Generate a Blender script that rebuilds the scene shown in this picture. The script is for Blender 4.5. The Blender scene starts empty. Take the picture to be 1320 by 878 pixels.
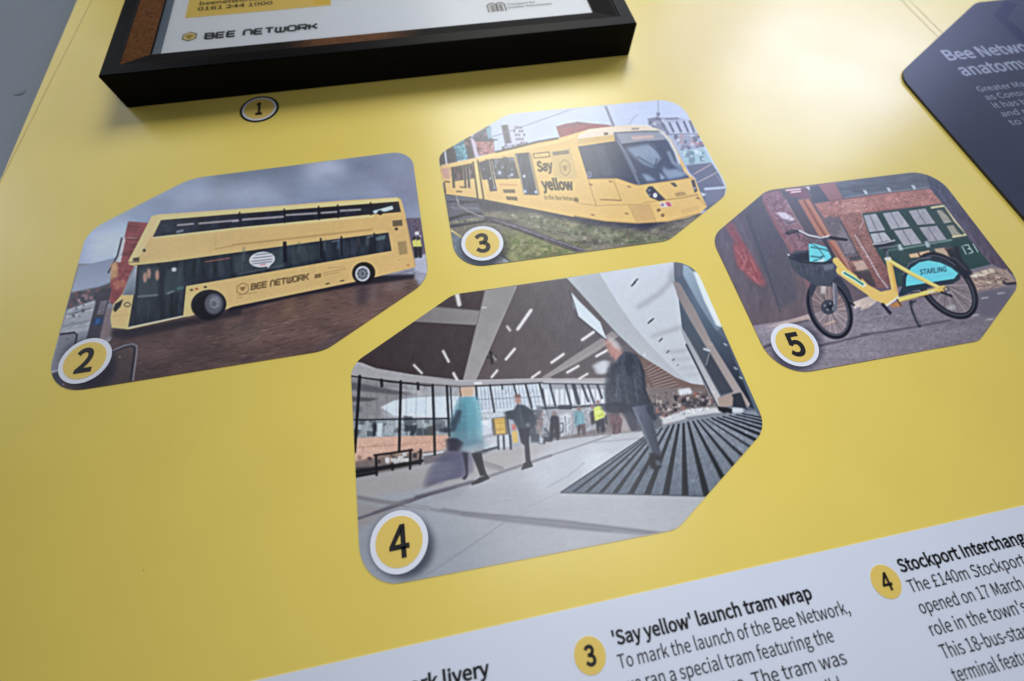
import bpy, bmesh, math
import numpy as np
from mathutils import Matrix, Vector

# ------------------------------------------------------------------ scene, camera
S = 0.2                                   # metres per plan unit (camera stands 1 unit above the board)
scene = bpy.context.scene
col = scene.collection
RIGHT = np.array((0.98313696, -0.18235916, 0.01366934))
DOWN = np.array((-0.16198589, -0.90311005, -0.39768431))
FWD = np.array((0.08486629, 0.38876391, -0.91742048))
FPX, CX, CY = 512.16, 660.0, 439.0        # focal length in photo pixels, photo centre

cam_data = bpy.data.cameras.new('camera')
cam = bpy.data.objects.new('camera', cam_data)
col.objects.link(cam)
rot = Matrix((RIGHT, -DOWN, -FWD)).transposed()
cam.matrix_world = Matrix.Translation((0, 0, S)) @ rot.to_4x4()
cam_data.sensor_width = 36.0
cam_data.lens = FPX / 1320.0 * 36.0
cam_data.clip_start = 0.005
cam_data.clip_end = 100.0
cam_data.dof.use_dof = True
cam_data.dof.focus_distance = 0.222
cam_data.dof.aperture_fstop = 4.5
scene.camera = cam

# ------------------------------------------------------------------ world and lamps
world = bpy.data.worlds.new('World')
scene.world = world
world.use_nodes = True
bg = world.node_tree.nodes['Background']
bg.inputs['Color'].default_value = (0.62, 0.72, 0.95, 1)
bg.inputs['Strength'].default_value = 0.01

def area(name, loc, target, sx, sy, radiance, color):
    """rectangular soft lamp; sizes and places in plan units, brightness as radiance"""
    l = bpy.data.lights.new(name, 'AREA')
    l.shape = 'RECTANGLE'; l.size = sx * S; l.size_y = sy * S
    l.energy = radiance * math.pi * l.size * l.size_y; l.color = color
    o = bpy.data.objects.new(name, l); col.objects.link(o)
    o.location = Vector(loc) * S
    d = (Vector(target) - Vector(loc)).normalized()
    o.rotation_euler = d.to_track_quat('-Z', 'Y').to_euler()
    return o

# a ceiling panel beyond the board, windows off to the upper left, bright lamps off to the upper right,
# a weak fill added on the right and a small soft fill added overhead
area('ceiling_light', (1.5, 6.0, 4.0), (0.5, 0.3, 0), 3.0, 3.0, 10.2, (1.0, 1.0, 0.93))
area('near_window', (-6.0, 6.5, 3.2), (-1.0, 1.0, 0), 4.0, 3.0, 1.4, (0.90, 0.96, 1.0))
area('far_window', (-9.0, 5.0, 3.6), (-1.0, 1.0, 0), 4.0, 3.0, 2.4, (0.84, 0.92, 1.15))
area('bright_lamp', (3.95, 3.55, 2.0), (1.3, 1.1, 0), 1.7, 1.5, 4.6, (0.86, 0.98, 1.28))
area('strip_lamp', (4.6, 4.8, 2.4), (1.4, 1.4, 0), 3.6, 1.0, 5.6, (0.74, 0.82, 1.4))
area('side_fill', (8.0, 3.0, 3.0), (1.4, 1.0, 0), 3.0, 2.0, 1.0, (0.85, 0.95, 1.2))
area('overhead_fill', (0.42, 0.15, 1.6), (0.42, 0.149, 0), 1.2, 1.0, 4.0, (0.96, 0.98, 1.06))

vs = scene.view_settings
vs.view_transform = 'Standard'; vs.look = 'None'; vs.exposure = 0.0; vs.gamma = 1.0

# ------------------------------------------------------------------ plan geometry
def pl(x, y, z=0.0):
    """point of the plane at height z that the photo shows at pixel x, y (plan units)"""
    d = RIGHT * ((x - CX) / FPX) + DOWN * ((y - CY) / FPX) + FWD
    t = (z - 1.0) / d[2]
    return np.array((d[0] * t, d[1] * t))

def to_px(P):
    """plan points (N,3) to photo pixels"""
    Q = np.asarray(P, float) - (0, 0, 1.0)
    f = Q @ FWD
    return np.column_stack((CX + FPX * (Q @ RIGHT) / f, CY + FPX * (Q @ DOWN) / f))

def line_x(a, b, c, d):
    a, b, c, d = (np.array(v, float) for v in (a, b, c, d))
    M = np.column_stack((b - a, c - d))
    t = np.linalg.solve(M, c - a)[0]
    return a + (b - a) * t

def fillet(P, radii, n=10):
    P = [np.asarray(p, float) for p in P]; out = []
    N = len(P)
    for i in range(N):
        p, a, b = P[i], P[i - 1], P[(i + 1) % N]
        u = (a - p) / np.linalg.norm(a - p); v = (b - p) / np.linalg.norm(b - p)
        ang = math.acos(max(-1, min(1, float(u @ v))))
        r = radii[i]; d = r / math.tan(ang / 2)
        bis = (u + v) / np.linalg.norm(u + v)
        c = p + bis * (r / math.sin(ang / 2))
        s, e = p + u * d - c, p + v * d - c
        a0 = math.atan2(s[1], s[0]); a1 = math.atan2(e[1], e[0])
        da = (a1 - a0 + math.pi) % (2 * math.pi) - math.pi
        for k in range(n + 1):
            t = a0 + da * k / n
            out.append(c + r * np.array((math.cos(t), math.sin(t))))
    return np.array(out)

# ------------------------------------------------------------------ materials
def lin(c):
    c = np.asarray(c, float) / 255.0
    return np.where(c <= 0.04045, c / 12.92, ((c + 0.055) / 1.055) ** 2.4)

def mat(name, rgb, rough=0.5, spec=0.5, metal=0.0, noise=0.0, nscale=200.0, bump=0.0, bscale=400.0, coat=0.0):
    m = bpy.data.materials.new(name); m.use_nodes = True
    nt = m.node_tree; b = nt.nodes['Principled BSDF']
    b.inputs['Base Color'].default_value = (*rgb, 1)
    b.inputs['Roughness'].default_value = rough
    b.inputs['Specular IOR Level'].default_value = spec
    b.inputs['Metallic'].default_value = metal
    b.inputs['Coat Weight'].default_value = coat
    if noise or bump:
        tc = nt.nodes.new('ShaderNodeTexCoord')
    if noise:
        n = nt.nodes.new('ShaderNodeTexNoise'); n.inputs['Scale'].default_value = nscale
        n.inputs['Detail'].default_value = 6
        r = nt.nodes.new('ShaderNodeMapRange')
        r.inputs[1].default_value = 0.3; r.inputs[2].default_value = 0.7
        r.inputs[3].default_value = 1 - noise; r.inputs[4].default_value = 1 + noise
        mx = nt.nodes.new('ShaderNodeMix'); mx.data_type = 'RGBA'; mx.blend_type = 'MULTIPLY'
        mx.inputs[0].default_value = 1
        mx.inputs[6].default_value = (*rgb, 1)
        nt.links.new(tc.outputs['Object'], n.inputs['Vector'])
        nt.links.new(n.outputs['Fac'], r.inputs[0]); nt.links.new(r.outputs[0], mx.inputs[7])
        nt.links.new(mx.outputs[2], b.inputs['Base Color'])
    if bump:
        n2 = nt.nodes.new('ShaderNodeTexNoise'); n2.inputs['Scale'].default_value = bscale
        n2.inputs['Detail'].default_value = 3
        bp = nt.nodes.new('ShaderNodeBump'); bp.inputs['Strength'].default_value = bump
        bp.inputs['Distance'].default_value = 0.0004
        nt.links.new(tc.outputs['Object'], n2.inputs['Vector'])
        nt.links.new(n2.outputs['Fac'], bp.inputs['Height'])
        nt.links.new(bp.outputs['Normal'], b.inputs['Normal'])
    return m

YEL = (0.81, 0.635, 0.135)
M_yellow = mat('yellow_vinyl', YEL, 0.32, 0.5, noise=0.02, nscale=25, bump=0.06, bscale=900)
def wear(m):
    """faint handling marks: uneven gloss and a few dark dust specks"""
    nt = m.node_tree; b = nt.nodes['Principled BSDF']; tc = nt.nodes.new('ShaderNodeTexCoord')
    n = nt.nodes.new('ShaderNodeTexNoise'); n.inputs['Scale'].default_value = 22; n.inputs['Detail'].default_value = 8; n.inputs['Distortion'].default_value = 0.6
    r = nt.nodes.new('ShaderNodeMapRange'); r.inputs[1].default_value = .3; r.inputs[2].default_value = .7
    r0 = b.inputs['Roughness'].default_value; r.inputs[3].default_value = r0 - .012; r.inputs[4].default_value = r0 + .018
    nt.links.new(tc.outputs['Object'], n.inputs['Vector']); nt.links.new(n.outputs['Fac'], r.inputs[0]); nt.links.new(r.outputs[0], b.inputs['Roughness'])
    v = nt.nodes.new('ShaderNodeTexVoronoi'); v.inputs['Scale'].default_value = 38
    t = nt.nodes.new('ShaderNodeMath'); t.operation = 'LESS_THAN'; t.inputs[1].default_value = .016
    s2 = nt.nodes.new('ShaderNodeMath'); s2.operation = 'MULTIPLY'; s2.inputs[1].default_value = .45
    mx = nt.nodes.new('ShaderNodeMix'); mx.data_type = 'RGBA'; mx.inputs[7].default_value = (.12, .09, .03, 1)
    src = b.inputs['Base Color'].links[0].from_socket
    nt.links.new(tc.outputs['Object'], v.inputs['Vector']); nt.links.new(v.outputs['Distance'], t.inputs[0]); nt.links.new(t.outputs[0], s2.inputs[0])
    nt.links.new(s2.outputs[0], mx.inputs[0]); nt.links.new(src, mx.inputs[6]); nt.links.new(mx.outputs[2], b.inputs['Base Color'])
wear(M_yellow)
M_board_edge = mat('board_edge', (0.55, 0.45, 0.2), 0.5)
M_white = mat('white_print', (0.69, 0.74, 0.83), 0.38, 0.5, noise=0.01, nscale=30, bump=0.05, bscale=900)
M_ring = mat('white_ring', (0.78, 0.81, 0.88), 0.4)
M_disc = mat('badge_yellow', (0.78, 0.57, 0.13), 0.4)
M_disc_dim = mat('badge_ochre', (0.62, 0.49, 0.12), 0.4)
M_ink = mat('black_ink', (0.012, 0.012, 0.014), 0.4, 0.4)
M_ink_brown = mat('brown_ink', (0.06, 0.045, 0.02), 0.45)
M_grey = mat('grey_paint', (0.125, 0.155, 0.205), 0.42, 0.5, noise=0.05, nscale=14, bump=0.10, bscale=260)
M_seam = mat('film_edge', (0.60, 0.47, 0.13), 0.3)
M_black = mat('black_wood', (0.003, 0.003, 0.0035), 0.5, 0.08, bump=0.25, bscale=1500)
M_lip = mat('black_lip', (0.004, 0.004, 0.0045), 0.42, 0.05, bump=0.5, bscale=1500)
M_bevel = mat('black_bevel', (0.003, 0.003, 0.003), 0.6, 0.03, bump=0.4, bscale=1800)
def warm_glow_bevel(name, x0=None, x1=None):
    """warm reflected light painted as speckled brown; x0-x1 keeps it to a stretch of the moulding"""
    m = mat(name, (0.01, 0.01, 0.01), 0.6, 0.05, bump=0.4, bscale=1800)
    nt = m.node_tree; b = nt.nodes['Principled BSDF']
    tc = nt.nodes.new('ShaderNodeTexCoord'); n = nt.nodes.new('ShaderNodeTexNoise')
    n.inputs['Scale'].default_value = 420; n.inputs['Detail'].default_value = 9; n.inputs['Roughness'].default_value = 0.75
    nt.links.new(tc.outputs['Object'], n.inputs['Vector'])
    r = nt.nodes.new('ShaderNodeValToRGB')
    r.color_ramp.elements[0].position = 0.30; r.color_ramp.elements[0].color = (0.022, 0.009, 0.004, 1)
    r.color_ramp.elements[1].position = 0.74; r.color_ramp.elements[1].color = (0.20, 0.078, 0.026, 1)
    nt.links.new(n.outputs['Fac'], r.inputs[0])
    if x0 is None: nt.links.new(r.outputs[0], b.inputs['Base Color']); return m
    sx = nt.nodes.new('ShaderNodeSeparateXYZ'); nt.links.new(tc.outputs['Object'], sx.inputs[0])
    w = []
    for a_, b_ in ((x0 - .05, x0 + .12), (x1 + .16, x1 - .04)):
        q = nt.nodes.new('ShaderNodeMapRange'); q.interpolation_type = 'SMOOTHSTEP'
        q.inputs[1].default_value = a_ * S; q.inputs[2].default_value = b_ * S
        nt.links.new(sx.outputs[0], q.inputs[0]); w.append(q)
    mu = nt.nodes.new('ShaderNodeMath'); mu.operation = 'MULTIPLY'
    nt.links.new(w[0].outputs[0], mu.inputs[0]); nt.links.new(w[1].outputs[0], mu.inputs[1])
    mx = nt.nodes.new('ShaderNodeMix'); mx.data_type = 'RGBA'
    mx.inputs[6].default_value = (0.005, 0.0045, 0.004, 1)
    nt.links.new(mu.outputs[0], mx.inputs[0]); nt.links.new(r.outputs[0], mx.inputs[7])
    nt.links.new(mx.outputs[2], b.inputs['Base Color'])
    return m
M_warm_bevel = warm_glow_bevel('bevel_painted_warm_glow')
M_warm_patch = warm_glow_bevel('black_bevel_glow_patch', -0.47, -0.16)  # warm glow painted into part of the bottom bevel's colour
M_paper = mat('poster_paper', (0.84, 0.87, 0.96), 0.55, 0.3, noise=0.01, nscale=60)
M_posteryel = mat('poster_yellow', (0.86, 0.62, 0.16), 0.55, 0.3)
M_posteryel2 = mat('poster_deep_yellow', (0.82, 0.56, 0.07), 0.55, 0.3)
M_charcoal = mat('charcoal_ink', (0.035, 0.038, 0.05), 0.5)
M_navy = mat('navy_laminate', (0.034, 0.039, 0.072), 0.38, 0.11, noise=0.06, nscale=20, bump=0.06, bscale=700)
M_navy_dark = mat('navy_print', (0.010, 0.016, 0.056), 0.38, 0.11)
M_navy_edge = mat('navy_plate_edge', (0.01, 0.01, 0.014), 0.5)
M_navy_text = mat('pale_lettering', (0.25, 0.28, 0.36), 0.4)
M_gold = mat('logo_gold', (0.42, 0.27, 0.03), 0.5)
M_pale_gold = mat('logo_pale_gold', (0.80, 0.66, 0.30), 0.5)
M_mount = mat('grey_mount_edge', (0.16, 0.20, 0.27), 0.35)
M_rivet = mat('painted_rivet', (0.15, 0.175, 0.21), 0.45)

def glass_mat():
    m = bpy.data.materials.new('glazing'); m.use_nodes = True
    nt = m.node_tree; nt.nodes.clear()
    out = nt.nodes.new('ShaderNodeOutputMaterial'); mx = nt.nodes.new('ShaderNodeMixShader')
    tr = nt.nodes.new('ShaderNodeBsdfTransparent'); gl = nt.nodes.new('ShaderNodeBsdfGlossy')
    fr = nt.nodes.new('ShaderNodeFresnel'); fr.inputs['IOR'].default_value = 1.18
    tr.inputs['Color'].default_value = (0.96, 0.97, 0.98, 1)
    gl.inputs['Roughness'].default_value = 0.28
    nt.links.new(fr.outputs[0], mx.inputs[0]); nt.links.new(tr.outputs[0], mx.inputs[1])
    nt.links.new(gl.outputs[0], mx.inputs[2]); nt.links.new(mx.outputs[0], out.inputs[0])
    return m
M_glass = glass_mat()

def print_mat():
    m = bpy.data.materials.new('printed_picture'); m.use_nodes = True
    nt = m.node_tree; b = nt.nodes['Principled BSDF']
    a = nt.nodes.new('ShaderNodeVertexColor'); a.layer_name = 'ink'
    nt.links.new(a.outputs['Color'], b.inputs['Base Color'])
    b.inputs['Roughness'].default_value = 0.32
    b.inputs['Specular IOR Level'].default_value = 0.4
    tc = nt.nodes.new('ShaderNodeTexCoord')
    n2 = nt.nodes.new('ShaderNodeTexNoise'); n2.inputs['Scale'].default_value = 900
    bp = nt.nodes.new('ShaderNodeBump'); bp.inputs['Strength'].default_value = 0.05
    bp.inputs['Distance'].default_value = 0.0004
    nt.links.new(tc.outputs['Object'], n2.inputs['Vector'])
    nt.links.new(n2.outputs['Fac'], bp.inputs['Height'])
    nt.links.new(bp.outputs['Normal'], b.inputs['Normal'])
    return m
M_print = print_mat()

# ------------------------------------------------------------------ objects and meshes
def finish(name, me, mats, parent=None):
    o = bpy.data.objects.new(name, me); col.objects.link(o)
    for m in (mats if isinstance(mats, (list, tuple)) else [mats]):
        me.materials.append(m)
    if parent is not None:
        o.parent = parent
        o.location = -Vector(parent['_base'])
    return o

def thing(name, label, cat, base=(0, 0, 0), group=None):
    o = bpy.data.objects.new(name, None); col.objects.link(o)
    o.empty_display_size = 0.02
    o.location = Vector(base) * S
    o['_base'] = [v * S for v in base]
    o['label'] = label; o['category'] = cat
    if group: o['group'] = group
    return o

def sub(parent_obj, root):
    """children of a part: the part's own mesh is already placed, so keep them at its origin"""
    parent_obj['_base'] = (0.0, 0.0, 0.0)
    return parent_obj

def mesh(name, verts, faces, mats, parent=None, mi=None):
    me = bpy.data.meshes.new(name)
    me.from_pydata([tuple(float(c) * S for c in v) for v in verts], [], [tuple(f) for f in faces])
    if mi is not None:
        me.polygons.foreach_set('material_index', mi)
    me.update()
    return finish(name, me, mats, parent)

def slab(P, z0, z1, vs=None, fs=None):
    """closed prism over a plan polygon"""
    vs = [] if vs is None else vs; fs = [] if fs is None else fs
    P = np.asarray(P); A = 0.5 * np.sum(P[:, 0] * np.roll(P[:, 1], -1) - np.roll(P[:, 0], -1) * P[:, 1])
    if A < 0: P = P[::-1]
    o, n = len(vs), len(P)
    vs += [(x, y, z0) for x, y in P] + [(x, y, z1) for x, y in P]
    fs.append(tuple(o + n + i for i in range(n)))
    fs.append(tuple(o + n - 1 - i for i in range(n)))
    for i in range(n):
        j = (i + 1) % n
        fs.append((o + i, o + j, o + n + j, o + n + i))
    return vs, fs

def circle(c, r, n=72, ry=None):
    t = np.arange(n) * 2 * math.pi / n
    return np.column_stack((c[0] + r * np.cos(t), c[1] + (ry or r) * np.sin(t)))

def ribbon(P, w, closed=False):
    """flat outline strokes as quads; returns list of quads (4x2)"""
    P = [np.asarray(p, float) for p in P]
    n = len(P); dirs = []
    m = n if closed else n - 1
    for i in range(m):
        d = P[(i + 1) % n] - P[i]; dirs.append(d / (np.linalg.norm(d) + 1e-12))
    L, R = [], []
    for i in range(n):
        if closed: a, b = dirs[i - 1], dirs[i]
        else: a, b = dirs[max(i - 1, 0)], dirs[min(i, n - 2)]
        t = a + b; t /= (np.linalg.norm(t) + 1e-12)
        nn = np.array((-t[1], t[0])); k = 1 / max(0.5, float(nn @ np.array((-a[1], a[0]))))
        L.append(P[i] + nn * w / 2 * k); R.append(P[i] - nn * w / 2 * k)
    return [np.array((L[i], R[i], R[(i + 1) % n], L[(i + 1) % n])) for i in range(m)]

def bundled_font():
    """a humanist sans that ships with Blender; the built-in font if it is not there"""
    import os
    for kind in ('LOCAL', 'SYSTEM'):
        try:
            p = os.path.join(bpy.utils.resource_path(kind), 'datafiles', 'fonts', 'Noto Sans CJK Regular.woff2')
            if os.path.exists(p): return bpy.data.fonts.load(p)
        except Exception: pass
    return None
FONT = bundled_font()
_txt = {}
def text_shape(s, bold=0.0):
    """vertices (N,2) and triangles of a string, baseline at y = 0, capitals 0.70 high; bold swells the outlines"""
    key = (s, bold)
    if key in _txt: return _txt[key]
    cu = bpy.data.curves.new('t', 'FONT'); cu.body = s
    cu.resolution_u = 5
    if FONT: cu.font = FONT
    o = bpy.data.objects.new('t', cu); col.objects.link(o)
    dg = bpy.context.evaluated_depsgraph_get()
    me = o.evaluated_get(dg).to_mesh()
    v = np.array([tuple(q.co)[:2] for q in me.vertices])
    me.calc_loop_triangles()
    f = [tuple(t.vertices) for t in me.loop_triangles]
    o.evaluated_get(dg).to_mesh_clear()
    bpy.data.objects.remove(o); bpy.data.curves.remove(cu)
    if s != 'H': v = v * (0.70 / CAPH)
    # weld doubled outline points, then push the outline outwards
    uniq, inv = np.unique(v.round(5), axis=0, return_inverse=True); inv = inv.ravel()
    f = [tuple(int(inv[i]) for i in t) for t in f]; v = uniq.copy()
    f = [t for t in f if len(set(t)) == 3]
    out = []
    for t in f:
        a, b, c = (v[i] for i in t)
        k = (b[0] - a[0]) * (c[1] - a[1]) - (b[1] - a[1]) * (c[0] - a[0])
        if abs(k) > 1e-12: out.append(t if k > 0 else t[::-1])
    f = out
    if bold:
        E = {}
        for t in f:
            for i in range(3):
                a, b = t[i], t[(i + 1) % 3]
                E[(a, b)] = E.get((a, b), 0) + 1
        nrm = {}
        for (a, b) in E:
            if (b, a) in E: continue
            d = v[b] - v[a]; n = np.array((d[1], -d[0])) / (np.linalg.norm(d) + 1e-12)
            for i in (a, b): nrm.setdefault(i, []).append(n)
        w = v.copy()
        for i, L in nrm.items():
            m = np.sum(L, 0); q = np.linalg.norm(m)
            if q > 1e-6:
                m /= q; w[i] = v[i] + m * bold / max(0.55, float(m @ L[0]))
        v = w
    _txt[key] = (v, f)
    return v, f

CAPH = float(text_shape('H')[0][:, 1].max())

class Flat:
    """collects flat printed shapes at one height into ONE mesh"""
    def __init__(s, z): s.z = z; s.v = []; s.f = []; s.mi = []
    def add(s, V, F, m=0):
        o = len(s.v); s.v += [(float(x), float(y), s.z) for x, y in V]
        for f in F:
            p = [V[i] for i in f]
            a = sum(p[i][0] * p[(i + 1) % len(p)][1] - p[(i + 1) % len(p)][0] * p[i][1] for i in range(len(p)))
            s.f.append(tuple(o + i for i in (f if a > 0 else f[::-1]))); s.mi.append(m)
    def poly(s, P, m=0): s.add([tuple(p) for p in P], [tuple(range(len(P)))], m)
    def stroke(s, P, w, m=0, closed=False):
        for q in ribbon(P, w, closed): s.poly(q, m)
    def text(s, st, A, B, h, bold=0.0, m=0, shear=0.0):
        """string along baseline A-B (plan units, fits the width), capital height h"""
        v, f = text_shape(st, bold)
        A, B = np.asarray(A, float), np.asarray(B, float)
        x0, x1 = v[:, 0].min(), v[:, 0].max()
        u = B - A; L = np.linalg.norm(u); u = u / L; w = np.array((-u[1], u[0]))
        k = h / 0.70
        V = A + np.outer((v[:, 0] - x0) / (x1 - x0) * L, u) + np.outer(v[:, 1] * k, w)
        s.add(V, f, m)
    def build(s, name, mats, parent=None): return mesh(name, s.v, s.f, mats, parent, s.mi)

# squared capitals of the network lettering: strokes in a box 1 wide, 1 high
SQ = {
 'B': [[(0, 0), (0, 1), (.82, 1), (.95, .85), (.95, .65), (.82, .52), (0, .52)], [(.82, .52), (1, .38), (1, .14), (.86, 0), (0, 0)]],
 'E': [[(1, 1), (.12, 1), (0, .88), (0, .12), (.12, 0), (1, 0)], [(0, .5), (.92, .5)]],
 'N': [[(0, 0), (0, .75), (.25, 1), (.75, 1), (1, .75), (1, 0)]],
 'T': [[(0, 1), (1.05, 1)], [(.52, 1), (.52, 0)]],
 'W': [[(0, 1), (0, .2), (.2, 0), (1, 0), (1.2, .2), (1.2, 1)], [(.6, 0), (.6, 1)]],
 'O': [[(.2, 0), (0, .2), (0, .8), (.2, 1), (.85, 1), (1.05, .8), (1.05, .2), (.85, 0), (.2, 0)]],
 'R': [[(0, 0), (0, 1), (.85, 1), (1, .85), (1, .55), (.85, .42), (0, .42)], [(.55, .42), (1, 0)]],
 'K': [[(0, 0), (0, 1)], [(0, .5), (.45, .5), (1, 1)], [(.45, .5), (1.02, 0)]],
}
def network_word():
    """(strokes, width) of the two words in units of letter height"""
    out = []; x = 0.0
    for c in 'BEE NETWORK':
        if c == ' ': x += 0.75; continue
        k = 0.98
        w = {'W': 1.2, 'O': 1.05}.get(c, 1.0) * k
        for st in SQ[c]: out.append([(x + px * k, py) for px, py in st])
        x += w + 0.38
    return out, x - 0.38

def root_label(o, label, cat, group=None, kind=None):
    o['label'] = label; o['category'] = cat
    if group: o['group'] = group

# ------------------------------------------------------------------ painter for the printed photographs
def value_noise(shape, cell, rng, oct=4, ax=1.0, ay=1.0):
    H, W = shape; out = np.zeros(shape); amp, tot = 1.0, 0.0
    for o in range(oct):
        cx, cy = max(1.0, cell * ax / 2 ** o), max(1.0, cell * ay / 2 ** o)
        g = rng.random((int(H / cy) + 3, int(W / cx) + 3))
        y = np.arange(H) / cy; x = np.arange(W) / cx
        yi, xi = y.astype(int), x.astype(int); fy, fx = y - yi, x - xi
        fy = fy * fy * (3 - 2 * fy); fx = fx * fx * (3 - 2 * fx)
        a = g[yi][:, xi] * (1 - fx) + g[yi][:, xi + 1] * fx
        b = g[yi + 1][:, xi] * (1 - fx) + g[yi + 1][:, xi + 1] * fx
        out += amp * (a * (1 - fy)[:, None] + b * fy[:, None]); tot += amp; amp *= 0.55
    return (out / tot - 0.5) * 2

def blur1(a, sig, axis):
    if sig < 0.3: return a
    r = max(1, int(math.ceil(sig * 2.6)))
    k = np.exp(-0.5 * (np.arange(-r, r + 1) / sig) ** 2); k /= k.sum()
    p = [(0, 0)] * a.ndim; p[axis] = (r, r)
    q = np.pad(a, p, mode='edge'); out = np.zeros_like(a); n = a.shape[axis]
    for i, w in enumerate(k):
        sl = [slice(None)] * a.ndim; sl[axis] = slice(i, i + n)
        out += w * q[tuple(sl)]
    return out

class Canvas:
    """a picture in print-plane pixels; coordinates come in as views (origin, magnification)"""
    def __init__(s, x0, y0, x1, y1, ss=1.7, seed=1):
        s.x0, s.y0, s.ss = x0, y0, ss
        s.W, s.H = int((x1 - x0) * ss), int((y1 - y0) * ss)
        s.im = np.zeros((s.H, s.W, 3)); s.rng = np.random.default_rng(seed); s.v = (0, 0, 1.0)
    def view(s, ox, oy, k): s.v = (ox, oy, k)
    def c(s, P):
        P = np.asarray(P, float).reshape(-1, 2); ox, oy, k = s.v
        return np.column_stack(((ox + P[:, 0] / k - s.x0) * s.ss, (oy + P[:, 1] / k - s.y0) * s.ss))
    def box(s, P, pad):
        x0 = max(0, int(P[:, 0].min() - pad)); x1 = min(s.W, int(P[:, 0].max() + pad) + 2)
        y0 = max(0, int(P[:, 1].min() - pad)); y1 = min(s.H, int(P[:, 1].max() + pad) + 2)
        return x0, y0, x1, y1
    def cover(s, polys, b, SUB=3):
        x0, y0, x1, y1 = b; m = np.zeros((y1 - y0, x1 - x0)); ix = np.arange(x0, x1)
        E0 = np.concatenate(polys); E1 = np.concatenate([np.roll(p, -1, 0) for p in polys])
        for r in range(y0, y1):
            for q in range(SUB):
                y = r + (q + 0.5) / SUB
                k = (E0[:, 1] <= y) != (E1[:, 1] <= y)
                if not k.any(): continue
                a, c = E0[k], E1[k]
                xs = np.sort(a[:, 0] + (y - a[:, 1]) / (c[:, 1] - a[:, 1]) * (c[:, 0] - a[:, 0]))
                for i in range(0, len(xs) - 1, 2):
                    m[r - y0] += (np.clip(xs[i + 1] - ix, 0, 1) - np.clip(xs[i] - ix, 0, 1)) / SUB
        return m
    def put(s, m, b, colr, alpha):
        x0, y0, x1, y1 = b; m = np.clip(m, 0, 1)[..., None] * alpha
        t = s.im[y0:y1, x0:x1]
        if callable(colr):
            X, Y = np.meshgrid(np.arange(x0, x1), np.arange(y0, y1)); cc = colr(X, Y)
        else: cc = np.asarray(colr, float)
        t[:] = t * (1 - m) + cc * m
    def P(s, pts, colr, soft=0, alpha=1.0, sx=None):
        """filled polygon; soft = blur in photo pixels, sx = extra sideways smear"""
        p = s.c(pts); sg = soft * s.ss; sgx = (sx if sx is not None else soft) * s.ss
        b = s.box(p, 3 * max(sg, sgx))
        if b[2] <= b[0] or b[3] <= b[1]: return
        m = s.cover([p], b)
        if sg: m = blur1(m, sg, 0)
        if sgx: m = blur1(m, sgx, 1)
        s.put(m, b, colr, alpha)
    def G(s, p0, c0, p1, c1):
        """linear gradient colour between two view points"""
        q = s.c([p0, p1]); d = q[1] - q[0]; L = d @ d
        c0, c1 = np.asarray(c0, float), np.asarray(c1, float)
        def f(X, Y):
            t = np.clip(((X - q[0, 0]) * d[0] + (Y - q[0, 1]) * d[1]) / L, 0, 1)[..., None]
            return c0 * (1 - t) + c1 * t
        return f
    def L(s, pts, w, colr, soft=0, alpha=1.0):
        """stroke, width in view units"""
        p = s.c(pts); hw = w / s.v[2] * s.ss / 2; b = s.box(p, hw + 3 * soft * s.ss + 2)
        if b[2] <= b[0] or b[3] <= b[1]: return
        X, Y = np.meshgrid(np.arange(b[0], b[2]) + .5, np.arange(b[1], b[3]) + .5); d = np.full(X.shape, 1e9)
        for a, c in zip(p[:-1], p[1:]):
            u = c - a; L2 = u @ u + 1e-9
            t = np.clip(((X - a[0]) * u[0] + (Y - a[1]) * u[1]) / L2, 0, 1)
            d = np.minimum(d, np.hypot(X - a[0] - t * u[0], Y - a[1] - t * u[1]))
        m = np.clip(hw - d + .5, 0, 1) * min(1.0, 2 * hw)
        if soft: m = blur1(blur1(m, soft * s.ss, 0), soft * s.ss, 1)
        s.put(m, b, colr, alpha)
    def E(s, c, a, b_, colr, soft=0, alpha=1.0, w=None, t0=0, t1=360):
        """ellipse from two half-axis vectors; with w an outline of that width"""
        t = np.radians(np.linspace(t0, t1, 49))
        a = np.asarray(a if np.ndim(a) else (a, 0), float); b_ = np.asarray(b_ if np.ndim(b_) else (0, b_), float)
        pts = np.asarray(c, float) + np.outer(np.cos(t), a) + np.outer(np.sin(t), b_)
        if w is None: s.P(pts, colr, soft, alpha)
        else: s.L(pts, w, colr, soft, alpha)
    def T(s, st, A, B, up, colr, bold=0.0, alpha=1.0):
        """text along view points A-B with capital-height vector up"""
        v, f = text_shape(st, bold); A, B, up = (np.asarray(q, float) for q in (A, B, up))
        x0, x1 = v[:, 0].min(), v[:, 0].max()
        V = s.c(A + np.outer((v[:, 0] - x0) / (x1 - x0), B - A) + np.outer(v[:, 1] / .70, up))
        b = s.box(V, 2); m = np.zeros((b[3] - b[1], b[2] - b[0]))
        for t in f:
            p = V[list(t)]; tb = s.box(p, 1)
            if tb[2] <= tb[0] or tb[3] <= tb[1]: continue
            m[tb[1] - b[1]:tb[3] - b[1], tb[0] - b[0]:tb[2] - b[0]] += s.cover([p], tb)
        s.put(m, b, colr, alpha)
    def N(s, pts, amp, cell, ax=1, ay=1, soft=0, tint=(1, 1, 1), oct=4):
        """multiplies an area by noise; cell in photo pixels"""
        p = s.c(pts); b = s.box(p, 3 * soft * s.ss)
        if b[2] <= b[0] or b[3] <= b[1]: return
        m = s.cover([p], b)
        if soft: m = blur1(blur1(m, soft * s.ss, 0), soft * s.ss, 1)
        n = value_noise(m.shape, cell * s.ss, s.rng, oct, ax, ay)
        t = s.im[b[1]:b[3], b[0]:b[2]]
        t *= 1 + (m * n * amp)[..., None] * np.asarray(tint, float)
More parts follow.
